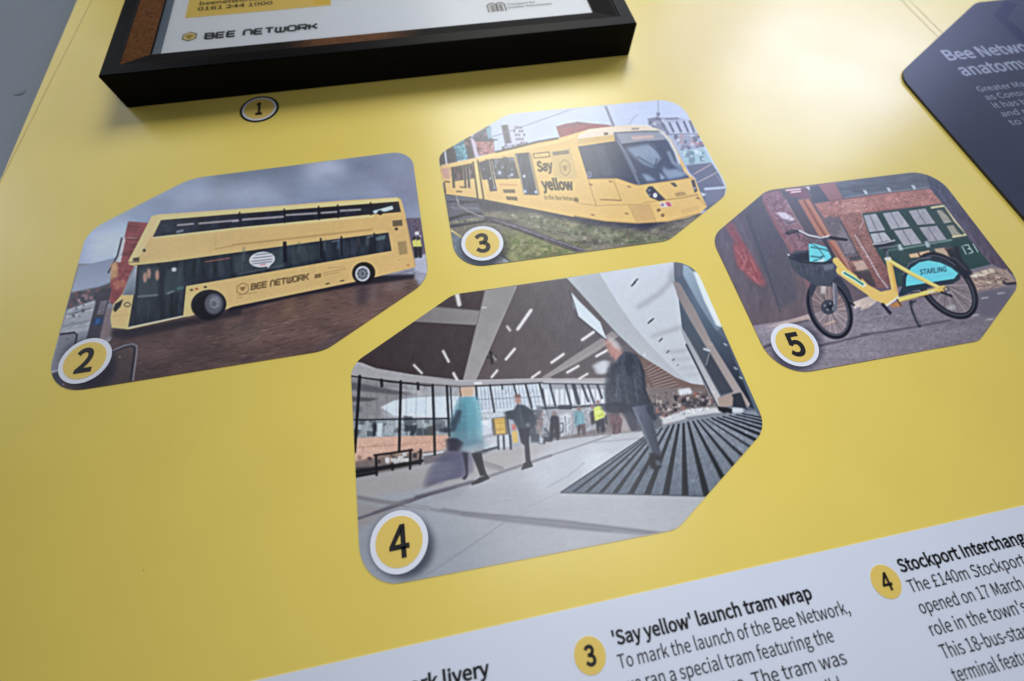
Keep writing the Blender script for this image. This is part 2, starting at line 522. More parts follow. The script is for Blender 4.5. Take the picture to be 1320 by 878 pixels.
    def D(s, pts, cols, n, size, alpha=0.8):
        """many small random specks of the given colours in an area (view units)"""
        pts = np.asarray(pts, float); lo, hi = pts.min(0), pts.max(0); k = 0
        while k < n:
            q = lo + s.rng.random(2) * (hi - lo); k += 1
            x, y = q; ins = False
            for (ax_, ay_), (bx, by) in zip(pts, np.roll(pts, -1, 0)):
                if (ay_ > y) != (by > y) and x < (bx - ax_) * (y - ay_) / (by - ay_) + ax_: ins = not ins
            if not ins: continue
            r = size * (0.5 + s.rng.random()); a = r * (0.6 + 0.8 * s.rng.random())
            s.P([(x - r, y - a), (x + r, y - a * .8), (x + r * .9, y + a), (x - r, y + a * .9)],
                cols[s.rng.integers(len(cols))], 0.3, alpha)
    def M(s, pts, colr, d, alpha=.9, n=9, soft=.8):
        """a moving thing smeared along d (view units) by a slow shutter: thin layers that pile up"""
        a = 1 - (1 - alpha) ** (1.0 / (n * .62)); pts = np.asarray(pts, float); d = np.asarray(d, float)
        for i in range(n):
            t = i / (n - 1.0) - .5
            s.P(pts + d * t, colr, soft, a)
    def B(s, pts, n, ln, ang=0.0, amp=.2, jit=.25, wid=1):
        """fine texture: n short streaks of ln photo pixels at angle ang (degrees), lighter or darker than what is there"""
        p = s.c(pts); b = s.box(p, 0)
        if b[2] <= b[0] or b[3] <= b[1]: return
        m = s.cover([p], b, 1); r = s.rng
        x = b[0] + r.random(n) * (b[2] - b[0] - 1); y = b[1] + r.random(n) * (b[3] - b[1] - 1)
        k = m[(y - b[1]).astype(int), (x - b[0]).astype(int)] > .5; x, y = x[k], y[k]; n = len(x)
        if n == 0: return
        th = np.radians(ang) + r.normal(0, jit, n); L = ln * s.ss * (.4 + 1.2 * r.random(n)); f = 1 + amp * r.normal(0, 1, n).clip(-2, 2)
        K = max(2, int(ln * s.ss * 1.6)); t = np.linspace(-.5, .5, K)
        X = x[:, None] + np.cos(th)[:, None] * L[:, None] * t; Y = y[:, None] + np.sin(th)[:, None] * L[:, None] * t
        for w in range(wid):
            xi = np.clip(X.astype(int), 0, s.W - 1); yi = np.clip((Y + w).astype(int), 0, s.H - 1)
            F = np.repeat(f[:, None], K, 1) ** (1.0 / np.maximum(1, K / (1 + L[:, None])))
            fac = np.ones(s.H * s.W); np.multiply.at(fac, (yi * s.W + xi).ravel(), F.ravel())
            fac = fac.reshape(s.H, s.W).clip(.35, 2.2)
            mm = np.zeros((s.H, s.W)); mm[b[1]:b[3], b[0]:b[2]] = m
            s.im *= (1 + (fac - 1) * mm)[..., None]
    def finish_print(s, soft=0.5, grain=0.024, sharp=0.5):
        """camera sharpening and print grain"""
        im = blur1(blur1(s.im, soft * s.ss, 0), soft * s.ss, 1)
        lo = blur1(blur1(im, 2.2 * s.ss, 0), 2.2 * s.ss, 1); im = im + sharp * (im - lo)
        lo = blur1(blur1(im, 14 * s.ss, 0), 14 * s.ss, 1); im = im + 0.06 * (im - lo)
        sh = im.shape[:2]
        g = value_noise(sh, 1.5 * s.ss, s.rng, 2) * grain + value_noise(sh, 5 * s.ss, s.rng, 3) * grain * .7 + value_noise(sh, 22 * s.ss, s.rng, 3, 1.6, .8) * grain * .35
        return np.clip(im * (1 + g)[..., None] + (g * 14)[..., None], 0, 255)
    def sample(s, px):
        im = s.finish_print()
        x = np.clip((px[:, 0] - s.x0) * s.ss - .5, 0, s.W - 1.001); y = np.clip((px[:, 1] - s.y0) * s.ss - .5, 0, s.H - 1.001)
        xi, yi = x.astype(int), y.astype(int); fx, fy = (x - xi)[:, None], (y - yi)[:, None]
        return (im[yi, xi] * (1 - fx) + im[yi, xi + 1] * fx) * (1 - fy) + (im[yi + 1, xi] * (1 - fx) + im[yi + 1, xi + 1] * fx) * fy

PZ = 0.0012                                # prints stand this far proud of the board

def print_mesh(name, outline, canvas, step, parent, gain=0.72, lift=0.005, sat=0.9):
    """a fine sheet inside a convex plan outline whose points carry the printed ink"""
    O = np.asarray(outline); ymin, ymax = O[:, 1].min(), O[:, 1].max()
    R = int((ymax - ymin) / step); C = int((O[:, 0].max() - O[:, 0].min()) / step)
    ys = np.linspace(ymin + 1e-5, ymax - 1e-5, R + 1)
    A, B = O, np.roll(O, -1, 0)
    xl, xr = np.zeros(R + 1), np.zeros(R + 1)
    for i, y in enumerate(ys):
        k = (A[:, 1] <= y) != (B[:, 1] <= y)
        a, b = A[k], B[k]
        x = a[:, 0] + (y - a[:, 1]) / (b[:, 1] - a[:, 1]) * (b[:, 0] - a[:, 0])
        xl[i], xr[i] = x.min(), x.max()
    t = np.linspace(0, 1, C + 1)
    X = xl[:, None] * (1 - t) + xr[:, None] * t; Y = np.repeat(ys[:, None], C + 1, 1)
    V = np.column_stack((X.ravel(), Y.ravel(), np.full(X.size, PZ)))
    inks = lin(np.clip(canvas.sample(to_px(V)), 0, 255))
    inks = inks * sat + (1 - sat) * (inks @ np.array((.25, .65, .10)))[:, None]
    inks = np.clip((inks - lift) / np.asarray(gain), 0.006, 0.9)
    i = np.arange(R)[:, None] * (C + 1) + np.arange(C)[None]
    F = np.stack((i, i + 1, i + C + 2, i + C + 1), -1).reshape(-1, 4)
    me = bpy.data.meshes.new(name)
    me.vertices.add(len(V)); me.vertices.foreach_set('co', (V * S).ravel())
    me.loops.add(F.size); me.loops.foreach_set('vertex_index', F.ravel().astype(np.int32))
    me.polygons.add(len(F)); me.polygons.foreach_set('loop_start', np.arange(len(F), dtype=np.int32) * 4)
    at = me.color_attributes.new('ink', 'FLOAT_COLOR', 'POINT')
    at.data.foreach_set('color', np.column_stack((inks, np.ones(len(inks)))).ravel())
    me.update(); me.validate()
    return finish(name, me, M_print, parent)

def edges_outline(L, r):
    """outline from six edges given as pixel pairs (left, cut, top, right, cut, bottom) and corner radii"""
    P = []
    for i in range(6):
        a, b = L[i], L[(i + 1) % 6]
        p = line_x(a[0], a[1], b[0], b[1]); P.append(pl(*p))
    return P, fillet(P, r)

# ------------------------------------------------------------------ the four printed pictures
def paint_bus():
    c = Canvas(50, 185, 565, 520, seed=2)
    c.view(0, 0, 1)
    FULL = [(50, 185), (565, 185), (565, 520), (50, 520)]
    c.P(FULL, c.G((90, 300), (150, 168, 198), (545, 250), (128, 138, 162)))
    c.P([(260, 205), (540, 185), (550, 215), (400, 225), (280, 240)], (112, 124, 148), 9, .8)
    c.P([(385, 208), (440, 203), (450, 222), (400, 232)], (176, 186, 208), 8, .9)
    c.P([(230, 250), (340, 236), (380, 258), (220, 272)], (170, 184, 208), 9, .8)
    c.P([(115, 300), (170, 280), (165, 330), (110, 350)], (182, 198, 222), 9, .8)
    c.P([(480, 225), (545, 215), (550, 270), (520, 262)], (112, 120, 146), 9, .8)
    c.N(FULL, .16, 42, 2.2, 1)
    # ground
    c.P([(50, 395), (150, 400), (300, 385), (565, 330), (565, 520), (50, 520)], c.G((150, 500), (84, 70, 71), (420, 360), (104, 82, 77)))
    c.N([(130, 420), (300, 385), (560, 350), (565, 520), (60, 520)], .22, 26, 2.6, .8, tint=(1.1, 1, .9))
    c.view(300, 330, 5.077)
    c.P([(200, 330), (700, 240), (820, 330), (420, 430), (180, 440)], (116, 88, 78), 7, .5)
    c.P([(780, 180), (960, 160), (980, 300), (800, 300)], (86, 74, 82), 6, .6)
    c.P([(0, 440), (200, 470), (160, 540), (0, 520)], (92, 88, 82), 6, .5)
    for a in ([(520, 600), (640, 520), (720, 500)], [(360, 515), (420, 500)], [(60, 660), (250, 640), (300, 600)], [(840, 425), (880, 420)], [(330, 440), (520, 380)]):
        c.L(a, 7, (150, 125, 115), 1.2, .45)
    c.P([(30, 690), (110, 650), (180, 670), (60, 705)], (70, 60, 66), 2, .7)
    c.P([(520, 610), (640, 520), (720, 500), (780, 490), (600, 615)], (84, 74, 80), 3, .6)
    c.P([(940, 135), (1190, 70), (1262, 20), (1275, 150), (1225, 195), (1180, 130)], (158, 164, 184), 2, .95)
    GR = [(-500, 360), (0, 330), (790, 160), (1262, 20), (1285, 130), (900, 420), (560, 640), (-1180, 900), (-900, 480)]
    for k in range(26):
        t = k / 25.0; y0 = 390 + t * t * 520
        c.L([(-900, y0 + 190), (0, y0), (1300, y0 - 330)], 3.5, (70, 54, 54), .4, .30)
    for k in range(34):
        x = -900 + k * 75; c.L([(x, 900), (x + 420, 300)], 3, (76, 58, 56), .4, .22)
    c.B(GR, 2600, 7, -11, .16); c.B(GR, 900, 14, -12, .12, .12)
    for x, y, w, h, k, a_ in ((857, 190, 60, 130, (60, 52, 58), .5), (800, 190, 30, 120, (132, 116, 112), .3), (930, 170, 40, 130, (136, 120, 116), .3), (1080, 140, 120, 90, (128, 118, 122), .35), (380, 275, 90, 130, (138, 112, 84), .35), (560, 235, 110, 120, (134, 110, 86), .3), (120, 320, 90, 140, (66, 56, 60), .4), (-120, 390, 130, 120, (64, 54, 58), .45), (-330, 420, 60, 130, (126, 106, 98), .3)):
        c.P([(x - w / 2, y), (x + w / 2, y - 10), (x + w / 2 - 20, y + h), (x - w / 2 - 20, y + h)], k, 3.2, a_)
    # left street
    c.view(50, 340, 5.077)
    c.P([(255, 0), (640, 0), (560, 240), (470, 500), (40, 850), (40, 700)], (136, 142, 156))
    c.P([(265, 20), (500, -40), (480, 150), (215, 190)], c.G((300, 0), (140, 154, 182), (300, 180), (158, 172, 196)))
    c.P([(210, 190), (330, 165), (400, 150), (480, 120), (480, 260), (370, 245), (180, 300)], (84, 80, 92), 1)
    c.D([(230, 190), (470, 150), (460, 240), (200, 280)], [(150, 120, 125), (60, 60, 75), (170, 160, 170), (120, 80, 80)], 60, 10)
    c.P([(190, 300), (370, 237), (330, 440), (140, 470)], (158, 164, 176), .6)
    for a, b, k in (((195, 310), (360, 250), (186, 192, 202)), ((180, 350), (350, 300), (180, 186, 198)), ((160, 410), (340, 370), (120, 126, 140)), ((150, 450), (330, 420), (176, 182, 194)), ((200, 330), (340, 290), (110, 114, 128))):
        c.L([a, b], 9, k, .5, .8)
    c.D([(200, 300), (360, 250), (340, 330), (190, 350)], [(90, 92, 104), (200, 204, 212), (80, 82, 96)], 14, 8)
    c.P([(140, 465), (240, 450), (245, 530), (130, 690), (80, 700)], (122, 124, 138), 1)
    c.P([(70, 720), (140, 700), (180, 860), (60, 850)], (62, 64, 80), 1.5)
    c.L([(80, 710), (150, 690)], 8, (170, 172, 182), .4)
    c.L([(140, 462), (232, 450), (250, 466), (238, 530), (225, 560)], 13, (44, 46, 62), .3)
    # red building and flags behind the bus
    c.view(50, 180, 5.077)
    c.P([(585, 535), (715, 545), (640, 790), (600, 878), (505, 878), (560, 640)], (134, 70, 74), .4)
    c.L([(575, 640), (640, 645)], 9, (170, 120, 122), .3)
    c.P([(548, 640), (570, 640), (530, 830), (500, 850)], (190, 192, 204), .4)
    c.L([(543, 645), (515, 760), (455, 870)], 11, (52, 54, 70), .3)
    c.N([(585, 535), (715, 545), (600, 878), (505, 878)], .3, 4, 3, .6)
    c.view(50, 340, 5.077)
    c.P([(500, -10), (625, -10), (545, 205), (480, 270), (460, 230), (470, 100)], (140, 72, 76), .5)
    c.P([(470, 0), (510, -20), (520, 80), (470, 110)], (196, 152, 110), 1.2, .9)
    c.P([(480, 120), (560, 100), (580, 140), (500, 170)], (190, 120, 96), 1.5, .7)
    c.N([(480, -10), (625, -10), (545, 205), (470, 270)], .2, 4)
    # kiosk
    c.P([(388, 195), (402, 165), (478, 158), (445, 290), (402, 492), (310, 494)], (66, 64, 76), .4)
    c.P([(403, 245), (450, 238), (424, 330), (380, 335)], (112, 106, 118), .4)
    c.P([(358, 355), (428, 347), (418, 400), (350, 404)], (38, 62, 96), .4)
    c.P([(375, 362), (402, 358), (396, 392), (368, 395)], (44, 92, 150), .6)
    c.P([(445, 290), (480, 280), (465, 400), (560, 430), (430, 500), (400, 490)], (128, 112, 116), 2)
    # bus shadow on the ground
    c.P([(480, 425), (590, 428), (1000, 355), (1330, 290), (1330, 335), (1000, 400), (560, 495), (470, 480)], (44, 40, 50), 2.2, .9)
    c.view(300, 330, 5.077)
    c.P([(-30, 335), (790, 170), (930, 130), (1195, 120), (1180, 150), (930, 182), (820, 195), (400, 270), (-30, 368)], (38, 36, 46), 1.2, .92)
    # right background
    c.view(300, 180, 5.077)
    c.P([(1120, 515), (1228, 512), (1268, 760), (1190, 800)], (92, 84, 104), .5)
    c.D([(1140, 530), (1225, 525), (1240, 640), (1160, 640)], [(180, 172, 184), (70, 62, 84), (120, 100, 110)], 14, 9)
    c.P([(1190, 608), (1215, 600), (1220, 622), (1195, 625)], (210, 210, 220), .4)
    c.P([(1185, 780), (1262, 745), (1280, 880), (1190, 860)], (168, 172, 190), 1)
    for x in (1188, 1215):
        c.P([(x - 14, 665), (x + 12, 650), (x + 22, 700), (x - 5, 712)], (196, 194, 92), .3)
        c.P([(x - 6, 700), (x + 24, 700), (x + 24, 772), (x + 4, 775)], (32, 34, 46), .3)
        c.E((x, 645), 10, 12, (40, 36, 44), .3)
    c.view(50, 340, 5.077); c.B([(200, 170), (480, 120), (470, 500), (40, 850)], 500, 4, -14, .16)
    # body
    c.view(50, 180, 5.077)
    def q(v, pts):
        ox, oy = {'A': (50, 180), 'B': (300, 180), 'C': (50, 340), 'D': (300, 330)}[v]
        return [((ox + x / 5.077 - 50) * 5.077, (oy + y / 5.077 - 180) * 5.077) for x, y in pts]
    body = q('A', [(585, 795), (740, 500), (775, 492)]) + q('B', [(100, 450), (700, 400), (1075, 378), (1100, 388), (1125, 470), (1195, 830)]) + \
        q('D', [(1190, 74), (935, 138), (785, 172), (0, 332)]) + q('C', [(1230, 298), (942, 350), (588, 430), (478, 418), (468, 350), (492, 262), (540, 205), (642, 20)]) + q('A', [(590, 818)])
    c.P(body, c.G((700, 700), (214, 186, 122), (2300, 700), (206, 172, 106)))
    c.N(body, .02, 40)
    c.P(q('A', [(740, 500), (775, 492)]) + q('B', [(100, 450), (1075, 380), (1090, 402)]) + q('B', [(0, 484), (-100, 492)]) + q('A', [(800, 525), (660, 760), (590, 800)]), (226, 200, 144), .5, .85)
    # upper windows
    up = q('A', [(800, 527)]) + q('B', [(0, 488), (600, 442), (1085, 405), (1102, 474), (880, 492), (0, 578)]) + q('A', [(745, 640)])
    c.P(up, c.G((800, 560), (44, 52, 66), (2300, 560), (34, 36, 46)))
    c.N(up, .35, 7, 1, 2)
    for v, a, b, w in (('A', (910, 560), (1010, 551), 12), ('A', (1050, 549), (1300, 528), 12), ('B', (0, 535), (40, 531), 11), ('B', (65, 524), (330, 505), 13), ('B', (352, 494), (550, 482), 12), ('B', (580, 480), (680, 473), 12), ('B', (706, 466), (835, 458), 12)):
        c.L(q(v, [a, b]), w, (172, 166, 172), .4, .85)
    c.L(q('A', [(905, 604), (940, 596)]), 16, (140, 150, 160), .4, .8)
    c.P(q('B', [(915, 468), (1045, 432), (1050, 456), (1000, 472), (960, 470), (930, 488)]), (176, 204, 206), .3)
    c.E(q('B', [(965, 478)])[0], 18, 16, (36, 40, 50), .2)
    for x in (48, 340, 565, 690, 905):
        c.L(q('B', [(x, 575 - x * .09), (x - 3, 480 - x * .075)]), 9, (28, 30, 40), .2)
    c.L(q('A', [(745, 642)]) + q('B', [(0, 584), (920, 500)]), 9, (228, 208, 160), .3, .8)
    c.L(q('B', [(0, 690), (450, 640), (910, 588)]), 9, (164, 132, 78), .5, .8)
    c.L(q('A', [(1155, 716)]) + q('B', [(0, 694)]), 6, (170, 138, 82), .4, .8)
    c.L(q('A', [(1160, 610), (1155, 715)]), 4, (186, 156, 100), .3, .6)
    # lower windows and door
    lo = q('A', [(610, 824), (830, 802)]) + q('B', [(0, 742), (600, 660), (1020, 608), (1040, 728)]) + q('D', [(640, 35), (0, 145)]) + q('C', [(958, 148), (942, 342), (588, 414), (625, 205), (645, 10)])
    c.P(lo, c.G((700, 1000), (46, 54, 64), (2300, 800), (44, 50, 60)))
    c.N(lo, .45, 8, .7, 3)
    c.P(q('B', [(0, 760), (330, 715), (330, 835), (0, 878)]), (72, 88, 92), 2, .5)
    c.P(q('B', [(380, 700), (560, 680), (560, 780), (380, 820)]), (70, 88, 88), 2, .45)
    for x, k in ((70, (94, 108, 112)), (430, (88, 104, 104)), (600, (92, 108, 116)), (690, (84, 116, 150)), (820, (80, 72, 84)), (880, (96, 104, 104))):
        c.L(q('B', [(x, 800 - x * .13), (x + 4, 715 - x * .09)]), 14, k, 1.1, .6)
    for x in (338, 350, 580, 715, 930):
        c.L(q('B', [(x, 835 - x * .105), (x - 4, 705 - x * .095)]), 12, (28, 32, 42), .3)
    c.P(q('B', [(935, 640), (1000, 622), (1000, 650), (940, 662)]), (96, 120, 124), .6, .8)
    for x, y in ((880, 638), (650, 668)): c.L(q('B', [(x, y), (x + 40, y - 8)]), 8, (140, 146, 156), .5, .7)
    c.L(q('D', [(40, 118), (330, 62)]), 7, (120, 128, 134), .7, .6)
    c.B(lo, 700, 5, 84, .22, .2); c.B(up, 350, 5, -6, .25, .3)
    # windscreen side and door glass
    c.P(q('C', [(642, 15), (628, 205), (545, 205), (590, 110)]), c.G((550, 900), (158, 170, 186), (600, 1000), (108, 120, 136)))
    c.P(q('C', [(660, 40), (790, 20), (775, 210), (655, 225)]), (66, 78, 86), 1, .7)
    c.P(q('C', [(835, 40), (940, 20), (930, 180), (830, 200)]), (62, 78, 84), 1, .7)
    for x, y in ((695, 90), (720, 65), (775, 75)): c.E(q('C', [(x, y)])[0], 13, 34, (196, 150, 136), .8, .85)
    c.E(q('C', [(885, 38)])[0], 16, 14, (200, 206, 214), .6)
    c.L(q('C', [(650, 215), (775, 205)]), 12, (116, 130, 136), .6, .8)
    c.L(q('C', [(840, 195), (880, 180)]), 12, (120, 138, 142), .6, .8)
    c.P(q('C', [(905, 155), (950, 148), (945, 165), (905, 172)]), (70, 110, 112), .4)
    for x0, y0, x1, y1 in ((625, 205, 590, 412), (805, 20, 800, 370), (815, 20, 812, 368), (960, 148, 942, 342), (650, 20, 630, 400)):
        c.L(q('C', [(x0, y0), (x1, y1)]), 8, (34, 38, 48), .2)
    c.E(q('C', [(700, 280)])[0], 60, 40, (58, 60, 66), 1.5, .8, w=6)
    c.L(q('C', [(590, 418), (945, 342)]), 8, (196, 194, 190), .3, .9)
    # speech bubble
    o = q('B', [(192, 785)])[0]
    c.E(o, (84, -8), (4, 50), (206, 210, 220), .3)
    c.P(q('B', [(215, 822), (262, 805), (232, 842)]), (206, 210, 220), .3)
    for k, (y, x0, x1) in enumerate(((750, 150, 245), (770, 135, 255), (790, 122, 262), (806, 130, 250), (818, 180, 215))):
        for x in np.arange(x0, x1, 13):
            c.L(q('B', [(x, y - (x - 190) * .12), (x + 8, y - (x - 182) * .12)]), 7, (196, 80, 84) if k == 4 else (96, 100, 116), .2, .75)
    # details
    vq = q('B', [(1045, 530), (1108, 524), (1112, 564), (1050, 570)]); c.P(vq, (116, 100, 74), .3)
    for k in range(4): c.L(q('B', [(1047, 536 + k * 9), (1110, 530 + k * 9)]), 3, (86, 74, 58), .1)
    c.E(q('B', [(1071, 585)])[0], 11, 10, (70, 60, 54), .3)
    c.P(q('B', [(1078, 668), (1134, 662), (1144, 748), (1092, 756)]), (168, 142, 92), .4)
    for k in range(8): c.L(q('B', [(1082 + k, 678 + k * 10), (1136 + k, 672 + k * 10)]), 3, (138, 114, 74), .2)
    c.E(q('B', [(1148, 822)])[0], 9, 7, (190, 120, 76), .3)
    c.L(q('B', [(1128, 520), (1192, 825)]), 10, (188, 152, 96), .6, .8)
    for a in ([(1080, 790), (1095, 788)], [(620, 840), (730, 832)]): c.L(q('B', a), 4, (176, 144, 90), .2)
    c.P(q('A', [(615, 775), (660, 770), (655, 798), (618, 798)]), (84, 78, 70), .3)
    c.E(q('A', [(690, 725)])[0], 10, 11, (60, 58, 58), .2)
    c.L(q('A', [(585, 803), (660, 800)]), 6, (120, 108, 84), .3)
    c.L(q('A', [(1090, 800), (1250, 775)]), 7, (190, 110, 100), .3, .7)
    c.P(q('C', [(486, 300), (500, 262), (552, 232), (535, 280), (500, 318)]), (40, 42, 52), .4)
    c.E(q('C', [(580, 268)])[0], (20, -2), (3, 13), (92, 88, 76), .2, w=7)
    c.L(q('C', [(470, 345), (600, 330)]), 3, (190, 162, 104), .3)
    for x, y, k in ((1000, 172, (90, 80, 60)), (1033, 165, (180, 90, 70)), (1090, 153, (60, 56, 52))): c.E(q('C', [(x, y)])[0], 11, 7, k, .2)
    c.P(q('C', [(1000, 345), (985, 240), (1020, 200), (960, 205), (945, 348)]), (224, 196, 132), 1.2, .5)
    # wheels
    f = q('C', [(1112, 268)])[0]
    c.E(f, (116, -10), (6, 98), (42, 42, 50), .3)
    c.E(q('C', [(1108, 285)])[0], (96, -8), (6, 84), (30, 31, 38), .4)
    h = q('C', [(1146, 262)])[0]
    c.E(h, (58, -6), (4, 66), (92, 94, 106), .8); c.E((h[0] + 6, h[1] - 8), (34, -4), (3, 40), (138, 140, 152), 1.2)
    c.E(h, (18, 0), (0, 20), (96, 98, 108), .8); c.E(h, (58, -6), (4, 66), (74, 76, 88), .3, w=7)
    for a in range(0, 360, 40): c.E((h[0] + 32 * math.cos(math.radians(a)), h[1] + 38 * math.sin(math.radians(a))), 5, 5, (84, 86, 98), .6)
    r = q('D', [(857, 112)])[0]
    c.E(r, (76, -6), (4, 72), (30, 30, 38), .3)
    h = q('D', [(850, 116)])[0]
    c.E(h, (48, -4), (3, 50), (188, 194, 202), .3); c.E(h, (36, -3), (2, 38), (96, 102, 112), .5); c.E(h, (22, -2), (1, 23), (150, 156, 166), .5)
    for a in range(0, 360, 45): c.L([h, (h[0] + 36 * math.cos(math.radians(a)), h[1] + 38 * math.sin(math.radians(a)))], 5, (60, 64, 76), .3, .8)
    # lettering along the side
    st, W = network_word()
    A, B = np.array(q('D', [(122, 220)])[0]), np.array(q('D', [(492, 152)])[0]); upv = np.array((2, -34.0))
    for s_ in st: c.L([A + (B - A) * px / W + upv * py for px, py in s_], 9.5, (112, 92, 58), .3)
    hx = q('D', [(65, 215)])[0]
    hexp = [(hx[0] + 42 * math.cos(a), hx[1] + 38 * math.sin(a) - 4 * math.cos(a)) for a in np.radians(np.arange(30, 391, 60))]
    c.L(hexp, 6, (150, 122, 72), .2)
    c.P([(hx[0] - 24, hx[1] - 10), (hx[0] + 24, hx[1] - 16), (hx[0] + 6, hx[1] + 14), (hx[0] - 6, hx[1] + 14)], (150, 118, 66), .4)
    c.L(q('D', [(30, 258), (160, 236)]), 5, (170, 140, 88), .3); c.L(q('D', [(30, 275), (62, 270)]), 5, (170, 140, 88), .3)
    m = q('D', [(538, 146)])[0]
    for k in range(2):
        for w_ in (0, 7):
            c.L([(m[0] + k * 20 + w_, m[1] - k * 4), (m[0] + k * 20 + w_, m[1] - 22 - k * 4), (m[0] + k * 20 + 18 - w_, m[1] - 25 - k * 4), (m[0] + k * 20 + 18 - w_, m[1] - 4 - k * 4)], 4.5, (110, 86, 50), .1)
    for y, x1 in ((112, 730), (127, 690)):
        for x in np.arange(592, x1, 22): c.L(q('D', [(x, y - (x - 592) * .2), (x + 15, y - (x - 577) * .2)]), 4.5, (172, 138, 84), .2)
    for x, y in ((620, 182), (715, 163)): c.L(q('D', [(x - 10, y + 2), (x + 12, y - 3)]), 7, (70, 60, 52), .2)
    # rails in the corner
    c.view(50, 340, 5.077)
    c.P([(470, 590), (605, 545), (610, 780), (180, 860), (400, 740)], (74, 68, 70), 3, .6)
    c.L([(470, 580), (560, 542), (605, 530), (630, 545), (628, 580), (602, 775)], 20, (52, 50, 60), .4)
    c.L([(480, 570), (560, 536), (612, 524), (642, 540), (640, 585), (616, 765)], 8, (150, 150, 160), .4, .9)
    for x, y in ((530, 610), (160, 790), (350, 820)): c.E((x, y), 6, 5, (180, 172, 170), .5, .7)
    shadow(c, (110, 466), 36, 33)
    return c

def shadow(c, p, rx, ry):
    """the soft drop shadow drawn under a number badge on the artwork"""
    c.view(0, 0, 1); c.E((p[0] + 3.5, p[1] + 4), rx, ry, (26, 28, 44), 4.2, .62)

def paint_tram():
    c = Canvas(555, 118, 948, 356, seed=3)
    c.view(0, 0, 1)
    FULL = [(555, 118), (948, 118), (948, 356), (555, 356)]
    c.P(FULL, c.G((600, 170), (188, 198, 220), (880, 150), (194, 204, 226)))
    c.N(FULL, .03, 60)
    E_ = (550, 120, 6.271); F_ = (740, 120, 6.271); G_ = (550, 220, 6.271); H_ = (740, 200, 6.271)
    c.view(*E_)
    # buildings on the left
    c.P([(95, 500), (160, 455), (235, 405), (250, 560), (110, 600)], (58, 56, 74), .3)
    c.L([(148, 470), (162, 580)], 14, (186, 190, 204), .2)
    c.P([(228, 412), (303, 372), (335, 532), (248, 556)], (88, 152, 168), .3)
    c.D([(228, 412), (303, 372), (335, 532), (248, 556)], [(60, 120, 140), (120, 180, 194), (52, 96, 118)], 40, 12)
    c.P([(300, 376), (350, 345), (392, 524), (335, 536)], (58, 54, 74), .3)
    c.D([(310, 376), (350, 350), (388, 520), (340, 530)], [(150, 120, 130), (40, 38, 58), (120, 90, 104)], 26, 9)
    c.L([(362, 350), (402, 520)], 20, (196, 170, 190), .3)
    c.P([(376, 338), (505, 262), (522, 376), (390, 392)], (86, 88, 112), .3)
    c.D([(376, 338), (505, 262), (522, 376), (390, 392)], [(54, 54, 76), (130, 110, 124), (60, 64, 90)], 40, 12)
    c.P([(478, 288), (516, 262), (527, 360), (500, 372)], (118, 160, 176), .3)
    c.P([(392, 388), (540, 380), (552, 482), (418, 508)], (158, 98, 106), .3)
    c.D([(400, 400), (535, 385), (548, 478), (420, 502)], [(120, 60, 72), (190, 130, 130), (104, 58, 74), (196, 150, 150)], 90, 7)
    c.L([(330, 352), (450, 372), (568, 378)], 9, (56, 60, 80), .2)
    c.L([(392, 384), (540, 390)], 12, (50, 50, 68), .3)
    c.L([(515, 352), (610, 332)], 4, (130, 136, 160), .2)
    c.P([(602, 262), (660, 254), (692, 404), (632, 412)], (96, 92, 108), .3)
    c.L([(628, 262), (660, 405)], 7, (66, 62, 78), .2)
    c.P([(656, 256), (740, 262), (775, 285), (800, 405), (690, 420)], (190, 190, 206), .3)
    for i, row in enumerate(((690, 270), (700, 300), (715, 330), (722, 365), (735, 395))):
        for k in range(4):
            if (i * 3 + k * 5) % 4: c.P([(row[0] + k * 22, row[1]), (row[0] + 13 + k * 22, row[1] - 2), (row[0] + 16 + k * 22, row[1] + 16), (row[0] + 3 + k * 22, row[1] + 18)], (92, 88, 108), .2)
    c.P([(606, 425), (800, 402), (806, 425), (622, 468)], (150, 150, 168), .3)
    c.D([(606, 425), (800, 402), (806, 425), (622, 468)], [(70, 68, 84), (196, 196, 210), (60, 60, 76)], 30, 8)
    c.L([(540, 352), (780, 270), (990, 195), (1215, 118)], 5, (122, 126, 146), .1)
    c.P([(1045, 272), (1120, 248), (1220, 233), (1330, 246), (1450, 255), (1510, 268), (1340, 330), (1075, 360)], (146, 62, 80), .3)
    c.P([(1045, 272), (1220, 233), (1330, 246), (1210, 268), (1090, 290)], (126, 62, 86), .3)
    c.N([(1045, 272), (1220, 233), (1450, 255), (1510, 268), (1075, 360)], .16, 3)
    # right background
    c.view(*F_)
    c.P([(590, 225), (840, 195), (960, 230), (1000, 350), (1100, 560), (900, 620), (760, 360)], (172, 178, 196), .6)
    c.P([(600, 222), (640, 195), (720, 200), (740, 300), (690, 310), (600, 255)], (138, 142, 160), .6)
    c.L([(680, 60), (680, 200)], 6, (130, 136, 156), .2); c.E((680, 172), 16, 18, (124, 128, 148), .5)
    c.L([(600, 212), (840, 206)], 12, (112, 116, 136), .5)
    c.D([(600, 210), (740, 200), (740, 300), (640, 280)], [(96, 100, 120), (190, 194, 208), (110, 112, 130)], 34, 10)
    c.P([(735, 245), (925, 215), (1000, 345), (800, 345)], (188, 192, 208), .5)
    for x in (770, 830, 888, 935): c.L([(x, 242 - (x - 770) * .08), (x + 34, 312)], 17, (100, 106, 126), .3)
    c.L([(720, 262), (760, 330)], 16, (110, 114, 134), .4)
    c.L([(740, 335), (1000, 330)], 9, (124, 128, 146), .4)
    c.P([(805, 352), (1000, 338), (1050, 432), (870, 455)], (156, 160, 176), .5)
    c.D([(805, 352), (1000, 338), (1050, 432), (870, 455)], [(100, 104, 124), (196, 200, 210), (120, 122, 138), (190, 150, 150)], 50, 12)
    c.L([(980, 412), (1050, 408)], 8, (190, 110, 120), .3)
